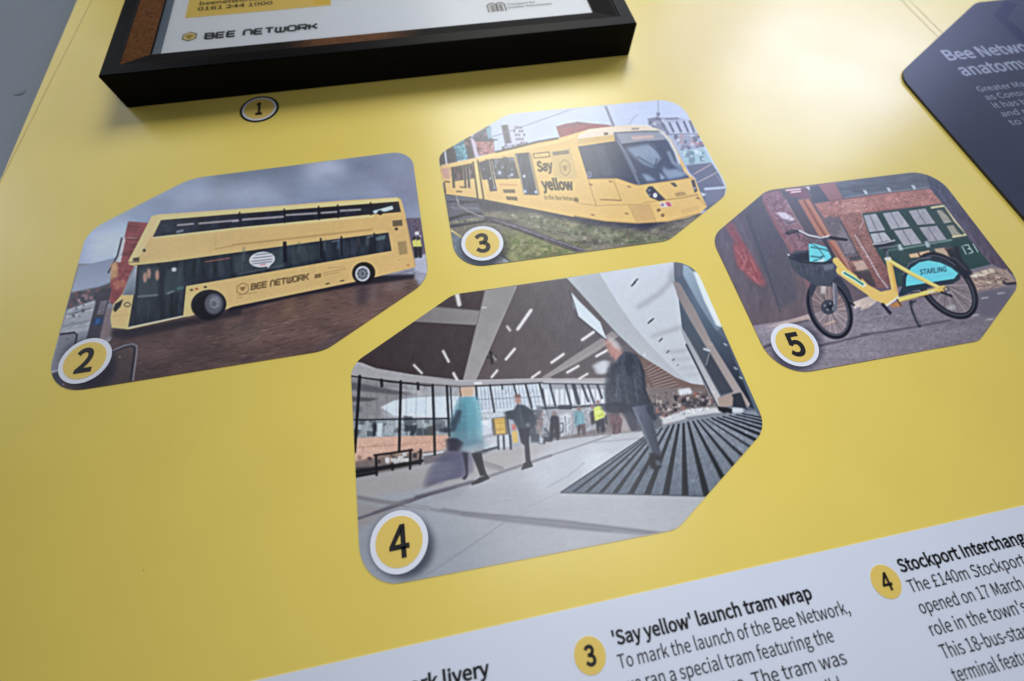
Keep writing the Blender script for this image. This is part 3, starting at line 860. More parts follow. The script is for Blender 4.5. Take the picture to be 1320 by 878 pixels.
    c.P([(850, 465), (1060, 450), (1115, 560), (905, 585)], (160, 188, 194), .5)
    c.D([(870, 480), (1050, 470), (1090, 545), (910, 560)], [(110, 150, 160), (200, 214, 218), (120, 140, 150)], 30, 16)
    c.P([(905, 585), (1110, 562), (1170, 650), (1225, 770), (1200, 900), (1050, 950), (980, 690), (930, 640)], (108, 112, 130), .6)
    c.P([(1050, 790), (1215, 780), (1190, 880), (1060, 900)], (120, 124, 142), .6)
    c.L([(970, 655), (1110, 575)], 7, (196, 168, 168), .3); c.L([(1000, 722), (1160, 638)], 7, (190, 176, 178), .3)
    c.L([(1060, 776), (1214, 764)], 20, (186, 196, 212), .5); c.L([(1150, 660), (1200, 740)], 6, (150, 150, 164), .3)
    c.P([(1020, 800), (1070, 820), (1040, 835)], (206, 208, 214), .4)
    # ground
    c.view(*G_)
    c.P([(130, 150), (420, 200), (1300, 380), (1900, 400), (2500, 300), (2500, 900), (100, 900)], (120, 114, 102))
    c.P([(600, 480), (900, 500), (1320, 620), (1320, 700), (650, 760)], (130, 132, 88), 3, .9)
    c.P([(560, 330), (900, 360), (1500, 470), (2100, 560), (1900, 640), (1300, 560), (900, 450)], (112, 118, 92), 4, .8)
    c.P([(950, 380), (1200, 390), (1320, 430), (1100, 450)], (150, 146, 112), 3, .7)
    c.N([(420, 230), (2500, 300), (2500, 900), (300, 900)], .38, 7, 2.2, .8, tint=(1, .95, .8))
    c.D([(600, 480), (1300, 640), (700, 740)], [(104, 128, 66), (150, 150, 100), (130, 112, 84), (96, 104, 60), (168, 160, 120)], 170, 12, .5)
    c.D([(600, 330), (1300, 420), (1800, 560), (1300, 600), (900, 460)], [(100, 116, 80), (146, 146, 120), (90, 88, 84), (166, 158, 140), (120, 100, 90)], 220, 11, .5)
    c.P([(150, 180), (430, 215), (700, 270), (1320, 375), (1700, 410), (2050, 330), (2080, 360), (1800, 480), (1320, 440), (820, 320), (480, 330), (200, 260)], (58, 60, 76), 2.2, .9)
    c.P([(150, 185), (400, 220), (470, 380), (190, 470)], (92, 94, 108), 1.5, .9)
    for a, k, w in (([(170, 250), (330, 250), (440, 262)], (54, 54, 68), 16), ([(185, 392), (320, 352), (440, 348)], (44, 44, 56), 20), ([(200, 300), (420, 305)], (128, 130, 142), 9), ([(190, 425), (420, 385)], (136, 134, 104), 18), ([(200, 452), (370, 425), (510, 402)], (50, 48, 60), 18), ([(280, 265), (420, 240)], (48, 50, 62), 10)):
        c.L(a, w, k, .5, .9)
    c.L([(238, 200), (262, 280), (330, 325), (500, 395), (640, 430)], 10, (150, 142, 140), .4)
    c.L([(480, 385), (640, 420), (900, 520), (1090, 590), (1285, 658)], 40, (88, 82, 94), .7, .95)
    c.L([(540, 398), (760, 465), (1000, 555), (1290, 648)], 9, (140, 134, 142), .3, .8)
    c.L([(520, 412), (760, 490), (1000, 585), (1230, 665)], 7, (52, 48, 60), .3, .8)
    for k in range(11):
        x, y = 560 + k * 62, 418 + k * 21.5
        c.L([(x - 16, y - 14), (x + 20, y + 6)], 9, (56, 50, 62), .3, .7)
    c.L([(195, 478), (290, 545)], 12, (206, 186, 120), .3)
    c.P([(200, 500), (300, 555), (560, 690), (620, 690), (690, 745), (400, 810), (220, 740)], (112, 122, 132), .8)
    c.P([(540, 745), (610, 685), (690, 742), (600, 775)], (164, 164, 160), 1)
    c.L([(598, 680), (690, 744)], 10, (70, 70, 76), .4)
    c.B([(130, 190), (700, 280), (1320, 390), (2300, 420), (1900, 640), (690, 745), (210, 700)], 3000, 3.4, 8, .20, .6)
    # tram body
    def q(v, pts):
        ox, oy = {'E': (550, 120), 'F': (740, 120), 'G': (550, 220), 'H': (740, 200)}[v]
        return [((ox - 550) * 6.271 + x, (oy - 120) * 6.271 + y) for x, y in pts]
    c.view(*E_)
    body = q('E', [(100, 600), (410, 520), (600, 466), (900, 398), (1080, 360), (1200, 325)]) + q('F', [(120, 292), (300, 270), (440, 260), (585, 262), (700, 300), (780, 370), (870, 540), (925, 650), (975, 690)]) + \
        q('H', [(1020, 300), (1075, 418), (1020, 470), (900, 510), (760, 538), (500, 552), (250, 535), (0, 492)]) + q('G', [(1190, 375), (700, 278), (420, 222), (160, 190), (135, 110)])
    c.P(body, c.G((300, 700), (222, 182, 108), (2200, 800), (226, 186, 104)))
    c.N(body, .02, 30)
    c.P(q('E', [(1215, 376)]) + q('F', [(40, 335), (120, 294), (300, 271), (440, 261), (585, 263), (690, 302), (560, 306), (320, 318), (322, 372), (30, 398)]), (226, 206, 180), .4)
    c.P(q('F', [(25, 372), (322, 335), (325, 380), (30, 422)]), (206, 172, 104), .4)
    c.L(q('F', [(440, 262), (585, 262), (690, 300)]), 6, (240, 226, 210), .3)
    c.P(q('F', [(240, 322), (272, 318), (276, 336), (246, 340)]), (70, 62, 56), .3)
    c.L(q('F', [(470, 290), (520, 288)]), 13, (140, 132, 128), .5)
    c.L(q('E', [(560, 476), (700, 445), (900, 393), (1060, 366)]), 15, (44, 46, 58), .4)
    c.L(q('E', [(420, 528), (700, 470), (1000, 408), (1200, 350)]), 16, (236, 198, 124), .6, .9)
    c.L(q('E', [(120, 588), (380, 536)]), 16, (230, 188, 130), .6, .9)
    # first car
    c.P(q('E', [(110, 610), (190, 600), (190, 700), (140, 690)]), (196, 150, 130), .8)
    c.P(q('E', [(195, 602), (365, 568), (388, 688), (215, 715)]), (70, 54, 68), .3)
    c.D(q('E', [(200, 605), (365, 572), (385, 685), (216, 710)]), [(110, 66, 76), (44, 40, 56), (120, 100, 110)], 40, 12)
    for x in (212, 305, 335): c.P(q('E', [(x - 14, 600 - (x - 212) * .15), (x + 6, 596 - (x - 212) * .15), (x + 18, 770), (x, 766)]), (56, 52, 64), .3)
    for x in (290, 315, 342): c.L(q('E', [(x, 582), (x + 18, 772)]), 5, (196, 168, 130), .2, .8)
    for x, y in ((165, 716), (290, 760), (262, 795)): c.L(q('E', [(x - 18, y), (x + 20, y + 3)]), 10, (90, 70, 56), .3)
    c.L(q('E', [(140, 730), (150, 800)]), 14, (64, 56, 64), .4)
    # articulation
    c.L(q('E', [(375, 560), (412, 842)]), 13, (74, 62, 56), .3); c.L(q('E', [(412, 545), (460, 852)]), 11, (60, 54, 54), .3)
    c.L(q('E', [(392, 540), (435, 848)]), 16, (232, 192, 122), .4)
    # second car
    c.P(q('E', [(420, 560), (520, 535), (705, 518), (750, 690), (450, 700)]), (60, 64, 80), .3)
    c.D(q('E', [(430, 560), (700, 525), (745, 685), (455, 695)]), [(90, 94, 110), (40, 44, 58), (120, 122, 134), (78, 84, 96)], 60, 14)
    for x in (530, 622): c.L(q('E', [(x, 535), (x + 28, 695)]), 9, (38, 40, 52), .2)
    for x, y in ((588, 645), (690, 660)): c.E(q('E', [(x, y)])[0], 13, 12, (170, 180, 196), .6)
    c.P(q('E', [(462, 548), (512, 540), (570, 790), (512, 796)]), (58, 62, 74), .3)
    for x in (505, 525): c.L(q('E', [(x, 545), (x + 46, 775)]), 6, (200, 178, 140), .2)
    c.E(q('E', [(515, 690)])[0], 7, 8, (180, 190, 200), .3); c.E(q('E', [(548, 765)])[0], 8, 10, (150, 156, 164), .3)
    c.P(q('E', [(712, 490), (830, 480), (905, 826), (785, 822)]), (60, 70, 86), .3)
    c.N(q('E', [(712, 490), (830, 480), (905, 826), (785, 822)]), .3, 5, .8, 2)
    for x0, x1, k in ((722, 790, (206, 184, 140)), (826, 898, (206, 184, 140)), (775, 845, (40, 46, 60)), (840, 912, (120, 104, 76))): c.L(q('E', [(x0, 492), (x1, 820)]), 6, k, .2, .9)
    for x, y in ((788, 672), (795, 795), (882, 800)): c.E(q('E', [(x, y)])[0], 11, 13, (176, 190, 206), .4)
    # lettering
    T = lambda v, s_, a, b, up, k, bd=0.0: c.T(s_, q(v, [a])[0], q(v, [b])[0], up, k, bd)
    c.L(q('E', [(860, 492), (988, 476), (996, 514), (870, 526), (860, 492)]), 7, (92, 82, 62), .1)
    c.P(q('E', [(1000, 472), (1162, 440), (1222, 690), (1030, 705)]), (202, 172, 108), .5, .8)
    c.P(q('E', [(1016, 478), (1148, 462), (1152, 490), (1024, 504)]), (104, 96, 84), .3)
    for k in range(5): c.L(q('E', [(1030 + k * 24, 490 - k * 3), (1044 + k * 24, 488 - k * 3)]), 9, (150, 136, 106), .2)
    hx = q('E', [(1116, 605)])[0]
    c.L([(hx[0] - 10, hx[1] - 66), (hx[0] + 34, hx[1] - 40), (hx[0] + 44, hx[1] + 26), (hx[0] + 14, hx[1] + 64), (hx[0] - 30, hx[1] + 38), (hx[0] - 42, hx[1] - 28), (hx[0] - 10, hx[1] - 66)], 6, (150, 124, 78), .2)
    c.P([(hx[0] - 24, hx[1] - 16), (hx[0] + 22, hx[1] - 22), (hx[0] + 12, hx[1] + 26), (hx[0] - 2, hx[1] + 30)], (160, 132, 82), .8)
    T('E', 'Say', (898, 634), (1024, 622), (-14, -76), (52, 50, 50), .045)
    T('E', 'yellow', (938, 780), (1192, 782), (-20, -84), (52, 50, 50), .045)
    T('E', 'to the Bee Network', (952, 858), (1224, 872), (-8, -34), (104, 88, 60), .01)
    for a in ([(616, 152), (712, 152), (718, 180), (626, 180)], [(640, 208), (730, 212), (738, 242), (650, 236)]):
        c.P(q('G', a), (90, 78, 60), .3)
        for k in range(4): c.L(q('G', [(a[0][0] + 22 + k * 22, a[0][1] + 4), (a[0][0] + 26 + k * 22, a[0][1] + 26)]), 5, (196, 160, 100), .2, .7)
    c.L(q('E', [(590, 740), (735, 745)]), 6, (190, 120, 70), .3, .8)
    c.B(q('E', [(420, 560), (705, 518), (750, 690), (450, 700)]), 160, 4, 80, .2); c.B(q('E', [(195, 602), (365, 568), (388, 688), (215, 715)]), 100, 4, 80, .2)
    # cab
    c.P(q('F', [(32, 432), (330, 388), (400, 470), (525, 742), (470, 735), (350, 690), (112, 692)]), c.G((1300, 500), (72, 80, 98), (1600, 700), (60, 70, 92)))
    c.P(q('F', [(170, 430), (240, 415), (330, 660), (240, 680)]), (84, 94, 112), 2, .6)
    c.L(q('F', [(36, 432), (115, 690)]), 7, (70, 68, 70), .2)
    c.E(q('F', [(122, 660)])[0], 14, 20, (160, 172, 188), .5, w=7)
    c.P(q('F', [(322, 318), (560, 305), (695, 305), (765, 380), (890, 640), (935, 682), (780, 712), (520, 746), (420, 560), (330, 382)]), c.G((1600, 400), (78, 88, 108), (1900, 720), (72, 84, 106)))
    c.P(q('F', [(338, 326), (560, 312), (690, 310), (742, 380), (560, 392), (382, 412)]), (148, 152, 162), .5)
    c.P(q('F', [(455, 350), (640, 338), (650, 362), (480, 378)]), (206, 178, 164), .8, .9)
    c.L(q('F', [(380, 420), (560, 398), (745, 384)]), 14, (78, 86, 104), .4)
    c.P(q('F', [(420, 445), (600, 412), (640, 430), (705, 520), (640, 600), (560, 570), (480, 510)]), (150, 166, 184), 1.8, .85)
    c.P(q('F', [(515, 515), (670, 515), (640, 590), (570, 575)]), (128, 144, 164), 1.4, .85)
    c.P(q('F', [(715, 595), (760, 620), (830, 612), (925, 655), (860, 682), (760, 698), (720, 640)]), (148, 164, 182), 1.6, .85)
    c.P(q('F', [(545, 650), (600, 660), (665, 705), (590, 715)]), (146, 164, 182), 1.4, .85)
    c.P(q('F', [(690, 640), (740, 690), (700, 700)]), (160, 176, 192), .7, .8)
    for a, w in (([(515, 515), (590, 560), (650, 590)], 9), ([(615, 415), (680, 470), (725, 545)], 11), ([(668, 530), (655, 585)], 10), ([(740, 530), (670, 590)], 10), ([(700, 440), (790, 600)], 24), ([(520, 640), (680, 610), (720, 560)], 14)):
        c.L(q('F', a), w, (70, 80, 100), .4, .9)
    c.L(q('F', [(700, 312), (770, 385), (820, 480), (850, 570)]), 22, (206, 210, 216), .8, .9)
    c.L(q('F', [(765, 480), (800, 560), (870, 610)]), 26, (150, 162, 178), 1.2, .8)
    c.L(q('F', [(326, 326), (380, 430), (450, 570), (525, 735)]), 15, (112, 120, 138), .4)
    c.L(q('F', [(345, 380), (420, 480), (500, 640)]), 6, (160, 168, 182), .3, .8)
    c.B(q('F', [(340, 390), (745, 384), (890, 640), (520, 735)]), 200, 8, 55, .05, .4); c.B(q('F', [(40, 440), (330, 395), (500, 720), (115, 690)]), 160, 9, 70, .07, .2)
    # front below the windscreen
    K = (178, 138, 76)
    for a, w in (([(318, 200), (352, 290), (382, 368), (215, 358)], 7), ([(118, 208), (150, 320), (182, 412)], 7), ([(20, 388), (180, 408), (545, 398), (572, 380), (700, 370)], 5), ([(740, 362), (880, 345), (1000, 318)], 8), ([(610, 395), (660, 535)], 5), ([(445, 405), (508, 550)], 6), ([(985, 312), (1060, 410)], 5), ([(110, 195), (350, 190), (510, 245), (960, 185)], 7)):
        c.L(q('H', a), w, K, .2, .9)
    c.L(q('H', [(215, 360), (382, 366)]), 9, (150, 116, 70), .2)
    c.P(q('H', [(455, 408), (600, 388), (655, 530), (506, 545)]), (204, 162, 100), .6, .8)
    c.P(q('H', [(580, 290), (600, 255), (632, 250), (690, 310), (742, 362), (690, 372), (612, 342)]), (66, 68, 80), .3)
    c.E(q('H', [(655, 325)])[0], 17, 19, (232, 234, 240), .3); c.E(q('H', [(608, 285)])[0], 11, 11, (120, 124, 134), .3); c.E(q('H', [(610, 322)])[0], 9, 9, (130, 132, 142), .3)
    c.P(q('H', [(945, 205), (972, 195), (998, 290), (975, 305)]), (84, 80, 84), .3); c.E(q('H', [(975, 268)])[0], 10, 14, (150, 146, 150), .3)
    c.P(q('H', [(775, 225), (812, 222), (836, 252), (815, 258)]), (90, 84, 76), .3)
    c.P(q('H', [(688, 385), (775, 376), (798, 412), (705, 425)]), (224, 208, 196), .3)
    c.P(q('H', [(735, 382), (772, 380), (792, 412), (760, 416)]), (192, 84, 110), .4); c.E(q('H', [(715, 402)])[0], 14, 12, (150, 120, 130), .4)
    c.P(q('H', [(808, 318), (850, 296), (890, 300), (912, 325), (830, 338)]), (196, 158, 92), .4)
    T('H', '3076', (820, 330), (900, 320), (-6, -22), (158, 126, 78), .01)
    for x, y in ((684, 445), (716, 486)): c.E(q('H', [(x, y)])[0], 15, 14, (140, 104, 66), .3)
    for x, y in ((135, 235), (445, 252), (425, 470), (150, 480), (295, 210), (1000, 345)): c.L(q('H', [(x - 9, y), (x + 9, y + 6)]), 12, (150, 110, 74), .3)
    c.P(q('H', [(860, 440), (1000, 405), (1010, 440), (880, 480)]), (212, 172, 98), .6, .7)
    c.P(q('H', [(0, 350), (30, 345), (40, 380), (0, 375)]), (120, 96, 66), .5)
    c.L(q('H', [(0, 490), (250, 533), (500, 550), (760, 536), (1020, 468)]), 8, (170, 132, 80), .5, .8)
    # mast
    c.L(q('F', [(250, 95), (318, 262)]), 20, (118, 126, 146), .3); c.L(q('F', [(446, 260), (470, 215), (510, 172)]), 6, (150, 156, 172), .5)
    shadow(c, (621, 315), 31, 27)
    return c

def paint_hall():
    c = Canvas(442, 328, 995, 768, seed=4)
    M_, N_, O_, Q_ = (440, 330, 4.878), (700, 330, 4.548), (440, 480, 4.878), (700, 480, 4.548)
    F_ = (440, 630, 4.889)
    c.view(0, 0, 1)
    FULL = [(442, 328), (995, 328), (995, 768), (442, 768)]
    c.P(FULL, (112, 101, 102))
    # ceiling
    c.view(*M_)
    c.P([(0, 100), (905, 100), (905, 215), (765, 800), (0, 800)], c.G((200, 700), (66, 56, 60), (850, 250), (76, 66, 70)))
    c.P([(1110, 150), (1900, 80), (2600, 700), (1300, 800), (850, 790)], c.G((1000, 700), (94, 82, 85), (1400, 250), (108, 101, 106)))
    c.N([(0, 100), (2600, 100), (2600, 800), (0, 800)], .05, 10)
    for k in range(22):
        x = 905 + k * 28
        c.L([(x + 230, 190), (x - 40 + k * 4, 775)], 3, (92, 80, 82), .5, .35)
    for k in range(16): c.L([(180 + k * 44, 420), (60 + k * 44, 700)], 3, (74, 62, 66), .4, .3)
    c.P([(440, 318), (600, 318), (872, 345), (852, 435), (440, 412)], c.G((450, 380), (124, 116, 118), (850, 380), (140, 133, 133)))
    c.L([(560, 318), (872, 343)], 6, (100, 92, 94), .3)
    c.P([(905, 200), (1118, 170), (850, 778), (764, 782)], c.G((1000, 200), (146, 140, 141), (800, 780), (158, 150, 150)))
    c.N([(905, 200), (1118, 170), (850, 778), (764, 782)], .04, 14)
    c.L([(905, 215), (764, 782)], 5, (110, 102, 104), .2); c.L([(1113, 183), (853, 776)], 4, (86, 78, 80), .2)
    c.L([(885, 325), (912, 325)], 7, (200, 196, 198), .4); c.L([(1255, 245), (1290, 240)], 5, (90, 82, 86), .6, .5)
    LT = (236, 226, 222)
    for a, w in (([(1192, 342), (1110, 460)], 17), ([(1090, 585), (1035, 650)], 13), ([(980, 720), (945, 763)], 11), ([(1248, 730), (1197, 766)], 10), ([(640, 598), (675, 665)], 11), ([(456, 685), (507, 738)], 9), ([(705, 738), (730, 782)], 13), ([(727, 238), (742, 306)], 21), ([(1042, 442), (1062, 470)], 8)):
        c.L(a, w + 6, LT, 1.6, .35); c.L(a, w, LT, .45)
    c.L([(940, 605), (948, 675)], 16, (58, 52, 58), .5); c.L([(915, 640), (972, 632)], 11, (66, 60, 66), .5); c.L([(955, 630), (972, 655)], 10, (150, 146, 150), .4)
    # soffit band above the glazing
    c.P([(50, 720), (90, 668), (130, 672), (220, 712), (440, 748), (700, 782), (1000, 778), (1320, 770), (1800, 766), (1800, 800), (1320, 800), (760, 816), (400, 792), (40, 750)], (164, 159, 162), .4)
    c.L([(90, 668), (220, 710), (440, 748), (760, 785), (1320, 770)], 6, (196, 192, 194), .4, .8)
    c.L([(840, 800), (880, 800)], 12, (226, 224, 226), .5)
    c.view(*N_)
    c.P([(-10, 712), (60, 668), (200, 572), (408, 440), (442, 468), (320, 560), (180, 640), (20, 718)], (150, 140, 141), .5)
    c.L([(440, 470), (20, 722)], 4, (180, 172, 172), .3, .6)
    for a, w in (([(297, 446), (230, 492)], 13), ([(120, 576), (50, 625)], 12), ([(376, 553), (312, 588)], 11), ([(208, 645), (142, 683)], 11), ([(262, 690), (212, 720)], 8)): c.L(a, w + 6, LT, 1.6, .35); c.L(a, w, LT, .45)
    # slatted far ceiling
    c.P([(520, 560), (590, 590), (700, 660), (870, 745), (960, 760), (960, 850), (640, 850), (560, 700)], (118, 96, 92), .6)
    for k in range(16):
        x, y = 590 + k * 7, 630 + k * 15
        c.L([(x + 10, y + 34), (x + 90 + k * 7, y - 12 + k * 2)], 5, (176, 150, 142), .4, .75)
        c.L([(x + 10, y + 42), (x + 90 + k * 7, y - 4 + k * 2)], 5, (80, 62, 62), .4, .7)
    # white curved soffit
    c.P([(140, 128), (320, 90), (780, 20), (772, 130), (800, 265), (818, 425), (890, 600), (945, 758), (870, 748), (780, 712), (690, 655), (575, 585), (442, 462)], c.G((500, 100), (200, 202, 212), (800, 640), (188, 189, 196)), .3)
    c.P([(140, 128), (328, 95), (440, 280), (540, 420), (640, 535), (760, 660), (860, 742), (780, 712), (690, 655), (575, 585), (442, 462)], c.G((200, 130), (178, 181, 188), (700, 640), (176, 176, 182)), .5)
    for a, w, al in (([(560, 300), (690, 215), (780, 110)], 30, .45), ([(640, 470), (740, 440), (812, 415)], 20, .5), ([(720, 560), (800, 560), (850, 548)], 14, .55), ([(760, 610), (880, 600)], 12, .5), ([(800, 660), (905, 650)], 11, .5), ([(830, 700), (925, 690)], 9, .5)):
        c.L(a, w, (140, 138, 146), 2.2, al)
    c.P([(730, 120), (780, 30), (780, 200)], (150, 152, 162), 3, .7)
    for x, y, r in ((530, 165, 10), (545, 145, 9), (626, 385, 9), (640, 375, 8), (690, 492, 8), (732, 562, 6), (765, 608, 5), (790, 640, 4)): c.L([(x - r, y + r), (x + r, y - r)], r * .9, (64, 66, 74), .3)
    # skylight panel
    c.P([(158, 205), (215, 268), (335, 388), (374, 494), (208, 356), (180, 300)], (204, 212, 226), .3)
    c.L([(158, 205), (205, 356), (372, 494)], 7, (84, 82, 92), .3)
    # right wall of glass
    c.P([(766, 20), (850, 20), (1000, 200), (1260, 878), (1280, 1000), (1030, 900), (945, 758), (818, 425), (795, 250), (770, 130)], (92, 102, 118), .3)
    c.P([(800, 40), (850, 60), (900, 110), (1040, 400), (1030, 440), (1000, 430), (900, 260), (820, 110)], c.G((820, 60), (150, 166, 184), (1020, 420), (118, 132, 150)), .8)
    c.P([(880, 90), (960, 110), (1050, 420), (1015, 405), (940, 250)], (214, 222, 230), .8)
    c.P([(768, 30), (822, 42), (820, 110), (775, 130)], (104, 108, 122), .6)
    c.P([(840, 180), (900, 270), (1010, 430), (1080, 500), (1240, 900), (1200, 878), (1060, 640), (980, 490)], c.G((860, 220), (104, 118, 138), (1180, 820), (46, 50, 62)), 1)
    c.P([(760, 145), (802, 160), (890, 310), (985, 500), (1215, 870), (1190, 900), (1150, 870), (1060, 720), (945, 515), (860, 370), (790, 240)], c.G((780, 160), (140, 130, 132), (1180, 870), (164, 148, 146)), .4)
    c.P([(798, 268), (860, 380), (962, 545), (1060, 710), (1115, 795), (1045, 812), (960, 660), (850, 480), (815, 420)], c.G((800, 280), (86, 96, 110), (1080, 800), (76, 76, 86)), .4)
    c.P([(945, 640), (975, 560), (1115, 795), (1045, 812)], (70, 72, 84), .6, .9)
    c.L([(945, 545), (975, 555)], 14, (176, 180, 188), .4); c.L([(975, 570), (955, 640)], 6, (140, 140, 148), .4)
    c.L([(965, 510), (985, 520)], 24, (160, 146, 144), .6)
    c.P([(806, 425), (830, 440), (900, 560), (1045, 830), (1050, 880), (1010, 880), (930, 720), (850, 545)], c.G((820, 440), (150, 152, 160), (1030, 850), (184, 178, 180)), .4)
    c.L([(840, 520), (1020, 878)], 10, (60, 62, 72), .4)
    c.L([(830, 438), (1048, 832)], 5, (96, 98, 108), .3)
    for x, y in ((1130, 660), (1070, 520), (1160, 715)): c.L([(x - 8, y - 6), (x + 6, y + 4)], 8, (190, 196, 206), .4, .8)
    c.P([(1025, 830), (1110, 800), (1115, 880), (1030, 890)], (160, 140, 134), .6); c.P([(1110, 810), (1160, 800), (1200, 900), (1110, 890)], (56, 58, 68), .7)
    # far end clutter
    c.P([(600, 760), (860, 780), (950, 770), (1010, 850), (1000, 900), (640, 900)], (120, 108, 108), 1.5, .85)
    # floor
    c.view(*O_)
    c.P([(0, 690), (90, 665), (500, 580), (900, 495), (1320, 430), (1600, 400), (2600, 300), (2700, 1000), (2700, 1500), (0, 1500)], c.G((300, 1300), (150, 153, 164), (1000, 600), (172, 170, 175)), .3)
    c.P([(90, 670), (560, 580), (1000, 490), (1320, 440), (1320, 520), (700, 700), (100, 800)], (166, 157, 156), 3, .8)
    c.P([(1250, 480), (1700, 400), (1950, 420), (1750, 620), (1300, 800), (1150, 700)], (190, 190, 198), 8, .8)
    c.P([(1500, 540), (1600, 470), (1680, 520), (1560, 640)], (206, 210, 218), 8, .8)
    c.P([(0, 800), (300, 850), (380, 830), (100, 1000), (0, 1000)], (150, 138, 138), 4, .7)
    c.N([(0, 600), (2700, 400), (2700, 1500), (0, 1500)], .045, 40, 3, .7)
    # glazed wall on the left
    W = [(40, 20), (320, 62), (560, 84), (760, 96), (1100, 80), (1320, 68), (1320, 430), (900, 494), (505, 585), (60, 672)]
    c.P(W, (160, 158, 164))
    c.P([(40, 25), (400, 80), (460, 140), (330, 180), (250, 210), (255, 290), (60, 300)], (140, 136, 140), 1)
    c.P([(60, 60), (200, 85), (440, 135), (330, 140), (140, 120), (60, 110)], (92, 90, 96), 1, .9)
    c.P([(60, 150), (240, 165), (180, 182), (70, 185)], (84, 80, 86), .8, .9)
    c.P([(250, 90), (480, 115), (560, 140), (470, 150), (440, 125)], (176, 172, 176), 1)
    c.P([(60, 205), (130, 215), (130, 250), (60, 250)], (100, 104, 112), 1, .8)
    c.P([(250, 220), (330, 178), (470, 157), (680, 150), (760, 150), (760, 285), (480, 287), (330, 275)], (206, 214, 228), .6)
    c.L([(270, 262), (340, 280), (660, 288)], 8, (180, 176, 180), .5)
    c.P([(90, 300), (670, 290), (670, 400), (90, 412)], (142, 148, 154), .5)
    c.D([(90, 310), (670, 300), (670, 395), (90, 405)], [(96, 100, 108), (176, 182, 190), (70, 74, 82), (160, 164, 168)], 60, 22, .7)
    c.P([(400, 335), (480, 330), (470, 370), (455, 400), (430, 400), (435, 370), (395, 375)], (66, 70, 76), .6)
    c.P([(540, 340), (590, 335), (590, 402), (540, 402)], (84, 84, 86), .8); c.P([(225, 320), (262, 318), (255, 405), (225, 405)], (196, 204, 210), .6)
    c.P([(205, 320), (220, 320), (215, 400), (198, 402)], (60, 62, 70), .4)
    c.P([(80, 415), (360, 402), (690, 394), (690, 470), (540, 516), (300, 545), (85, 575)], c.G((90, 500), (216, 172, 152), (680, 430), (204, 158, 138)), .5)
    for x in range(95, 680, 17): c.L([(x, 480 - x * .07), (x + 9, 479 - x * .07)], 5, (168, 124, 110), .3, .8)
    c.P([(85, 560), (230, 530), (480, 500), (510, 580), (90, 660)], (120, 104, 100), 1.2, .9)
    c.D([(90, 530), (230, 530), (500, 480), (510, 540), (90, 600)], [(56, 52, 58), (150, 120, 110), (84, 72, 72), (210, 206, 206)], 60, 12, .8)
    c.P([(510, 500), (700, 490), (820, 500), (760, 530), (520, 580)], (118, 108, 112), 1, .9); c.L([(515, 520), (640, 500)], 10, (216, 214, 216), .5)
    # right of the corner: tall panes
    c.P([(740, 98), (1100, 82), (1320, 70), (1320, 300), (1000, 300), (860, 400), (740, 300)], (198, 204, 216), .5)
    for k in range(30):
        x = 860 + k * 16; c.L([(x, 110), (x + 4, 235)], 3, (156, 160, 172), .3, .55)
    for y in (135, 165, 195, 225): c.L([(850, y + 6), (1320, y - 14)], 3, (160, 162, 174), .3, .5)
    c.P([(860, 262), (1050, 240), (1060, 268), (880, 290)], (190, 192, 198), .8); c.L([(860, 258), (1040, 246)], 7, (168, 172, 180), .4)
    c.P([(740, 100), (835, 92), (830, 145), (742, 152)], (198, 166, 142), 1, .9)
    c.P([(860, 290), (1060, 270), (1320, 250), (1320, 430), (880, 490)], (158, 162, 172), 1, .85)
    c.D([(1200, 230), (1320, 210), (1320, 420), (1190, 430)], [(64, 68, 80), (110, 114, 124), (200, 204, 212), (90, 94, 104), (150, 130, 128)], 70, 22, .75)
    c.P([(865, 305), (940, 295), (945, 385), (880, 400)], (200, 206, 216), .5); c.E((900, 316), 22, 14, (226, 230, 236), .8)
    c.P([(945, 290), (1040, 278), (1050, 392), (955, 398)], (110, 100, 84), .4)
    c.P([(960, 292), (1025, 286), (1034, 384), (974, 390)], (206, 166, 72), .3)
    for y in (305, 322, 362): c.L([(968, y), (1024, y - 5)], 5, (150, 118, 50), .3, .7)
    c.P([(1072, 372), (1106, 368), (1112, 440), (1080, 446)], (206, 170, 84), .4); c.P([(1070, 330), (1096, 325), (1098, 362), (1074, 364)], (190, 110, 104), .6)
    c.P([(890, 418), (980, 400), (1060, 390), (1060, 470), (900, 488)], (196, 198, 206), .8, .9); c.L([(890, 495), (980, 472)], 12, (44, 46, 56), .6)
    for x in (985, 1020, 1062): c.L([(x, 400), (x + 4, 482)], 12, (52, 54, 66), .5)
    c.L([(1040, 250), (1068, 480)], 10, (60, 62, 72), .3)
    K = (36, 39, 48)
    for a, w in (([(116, 25), (98, 300), (84, 500)], 20), ([(374, 58), (368, 300), (364, 492)], 18), ([(574, 80), (582, 300), (588, 516)], 17), ([(664, 88), (676, 330), (680, 400)], 17), ([(686, 92), (698, 320)], 9), ([(80, 300), (360, 294), (680, 290)], 9), ([(50, 22), (300, 60), (560, 86)], 8), ([(252, 48), (255, 85)], 20), ([(481, 68), (484, 106)], 16), ([(744, 96), (752, 150)], 8), ([(846, 90), (852, 170)], 12), ([(934, 80), (962, 248)], 12), ([(1010, 76), (1014, 105)], 9), ([(1082, 74), (1112, 180)], 10), ([(1158, 74), (1198, 224)], 13), ([(1246, 70), (1306, 300)], 13), ([(1312, 70), (1330, 120)], 8), ([(840, 86), (1320, 62)], 5)):
        c.L(a, w, K, .25, .95)
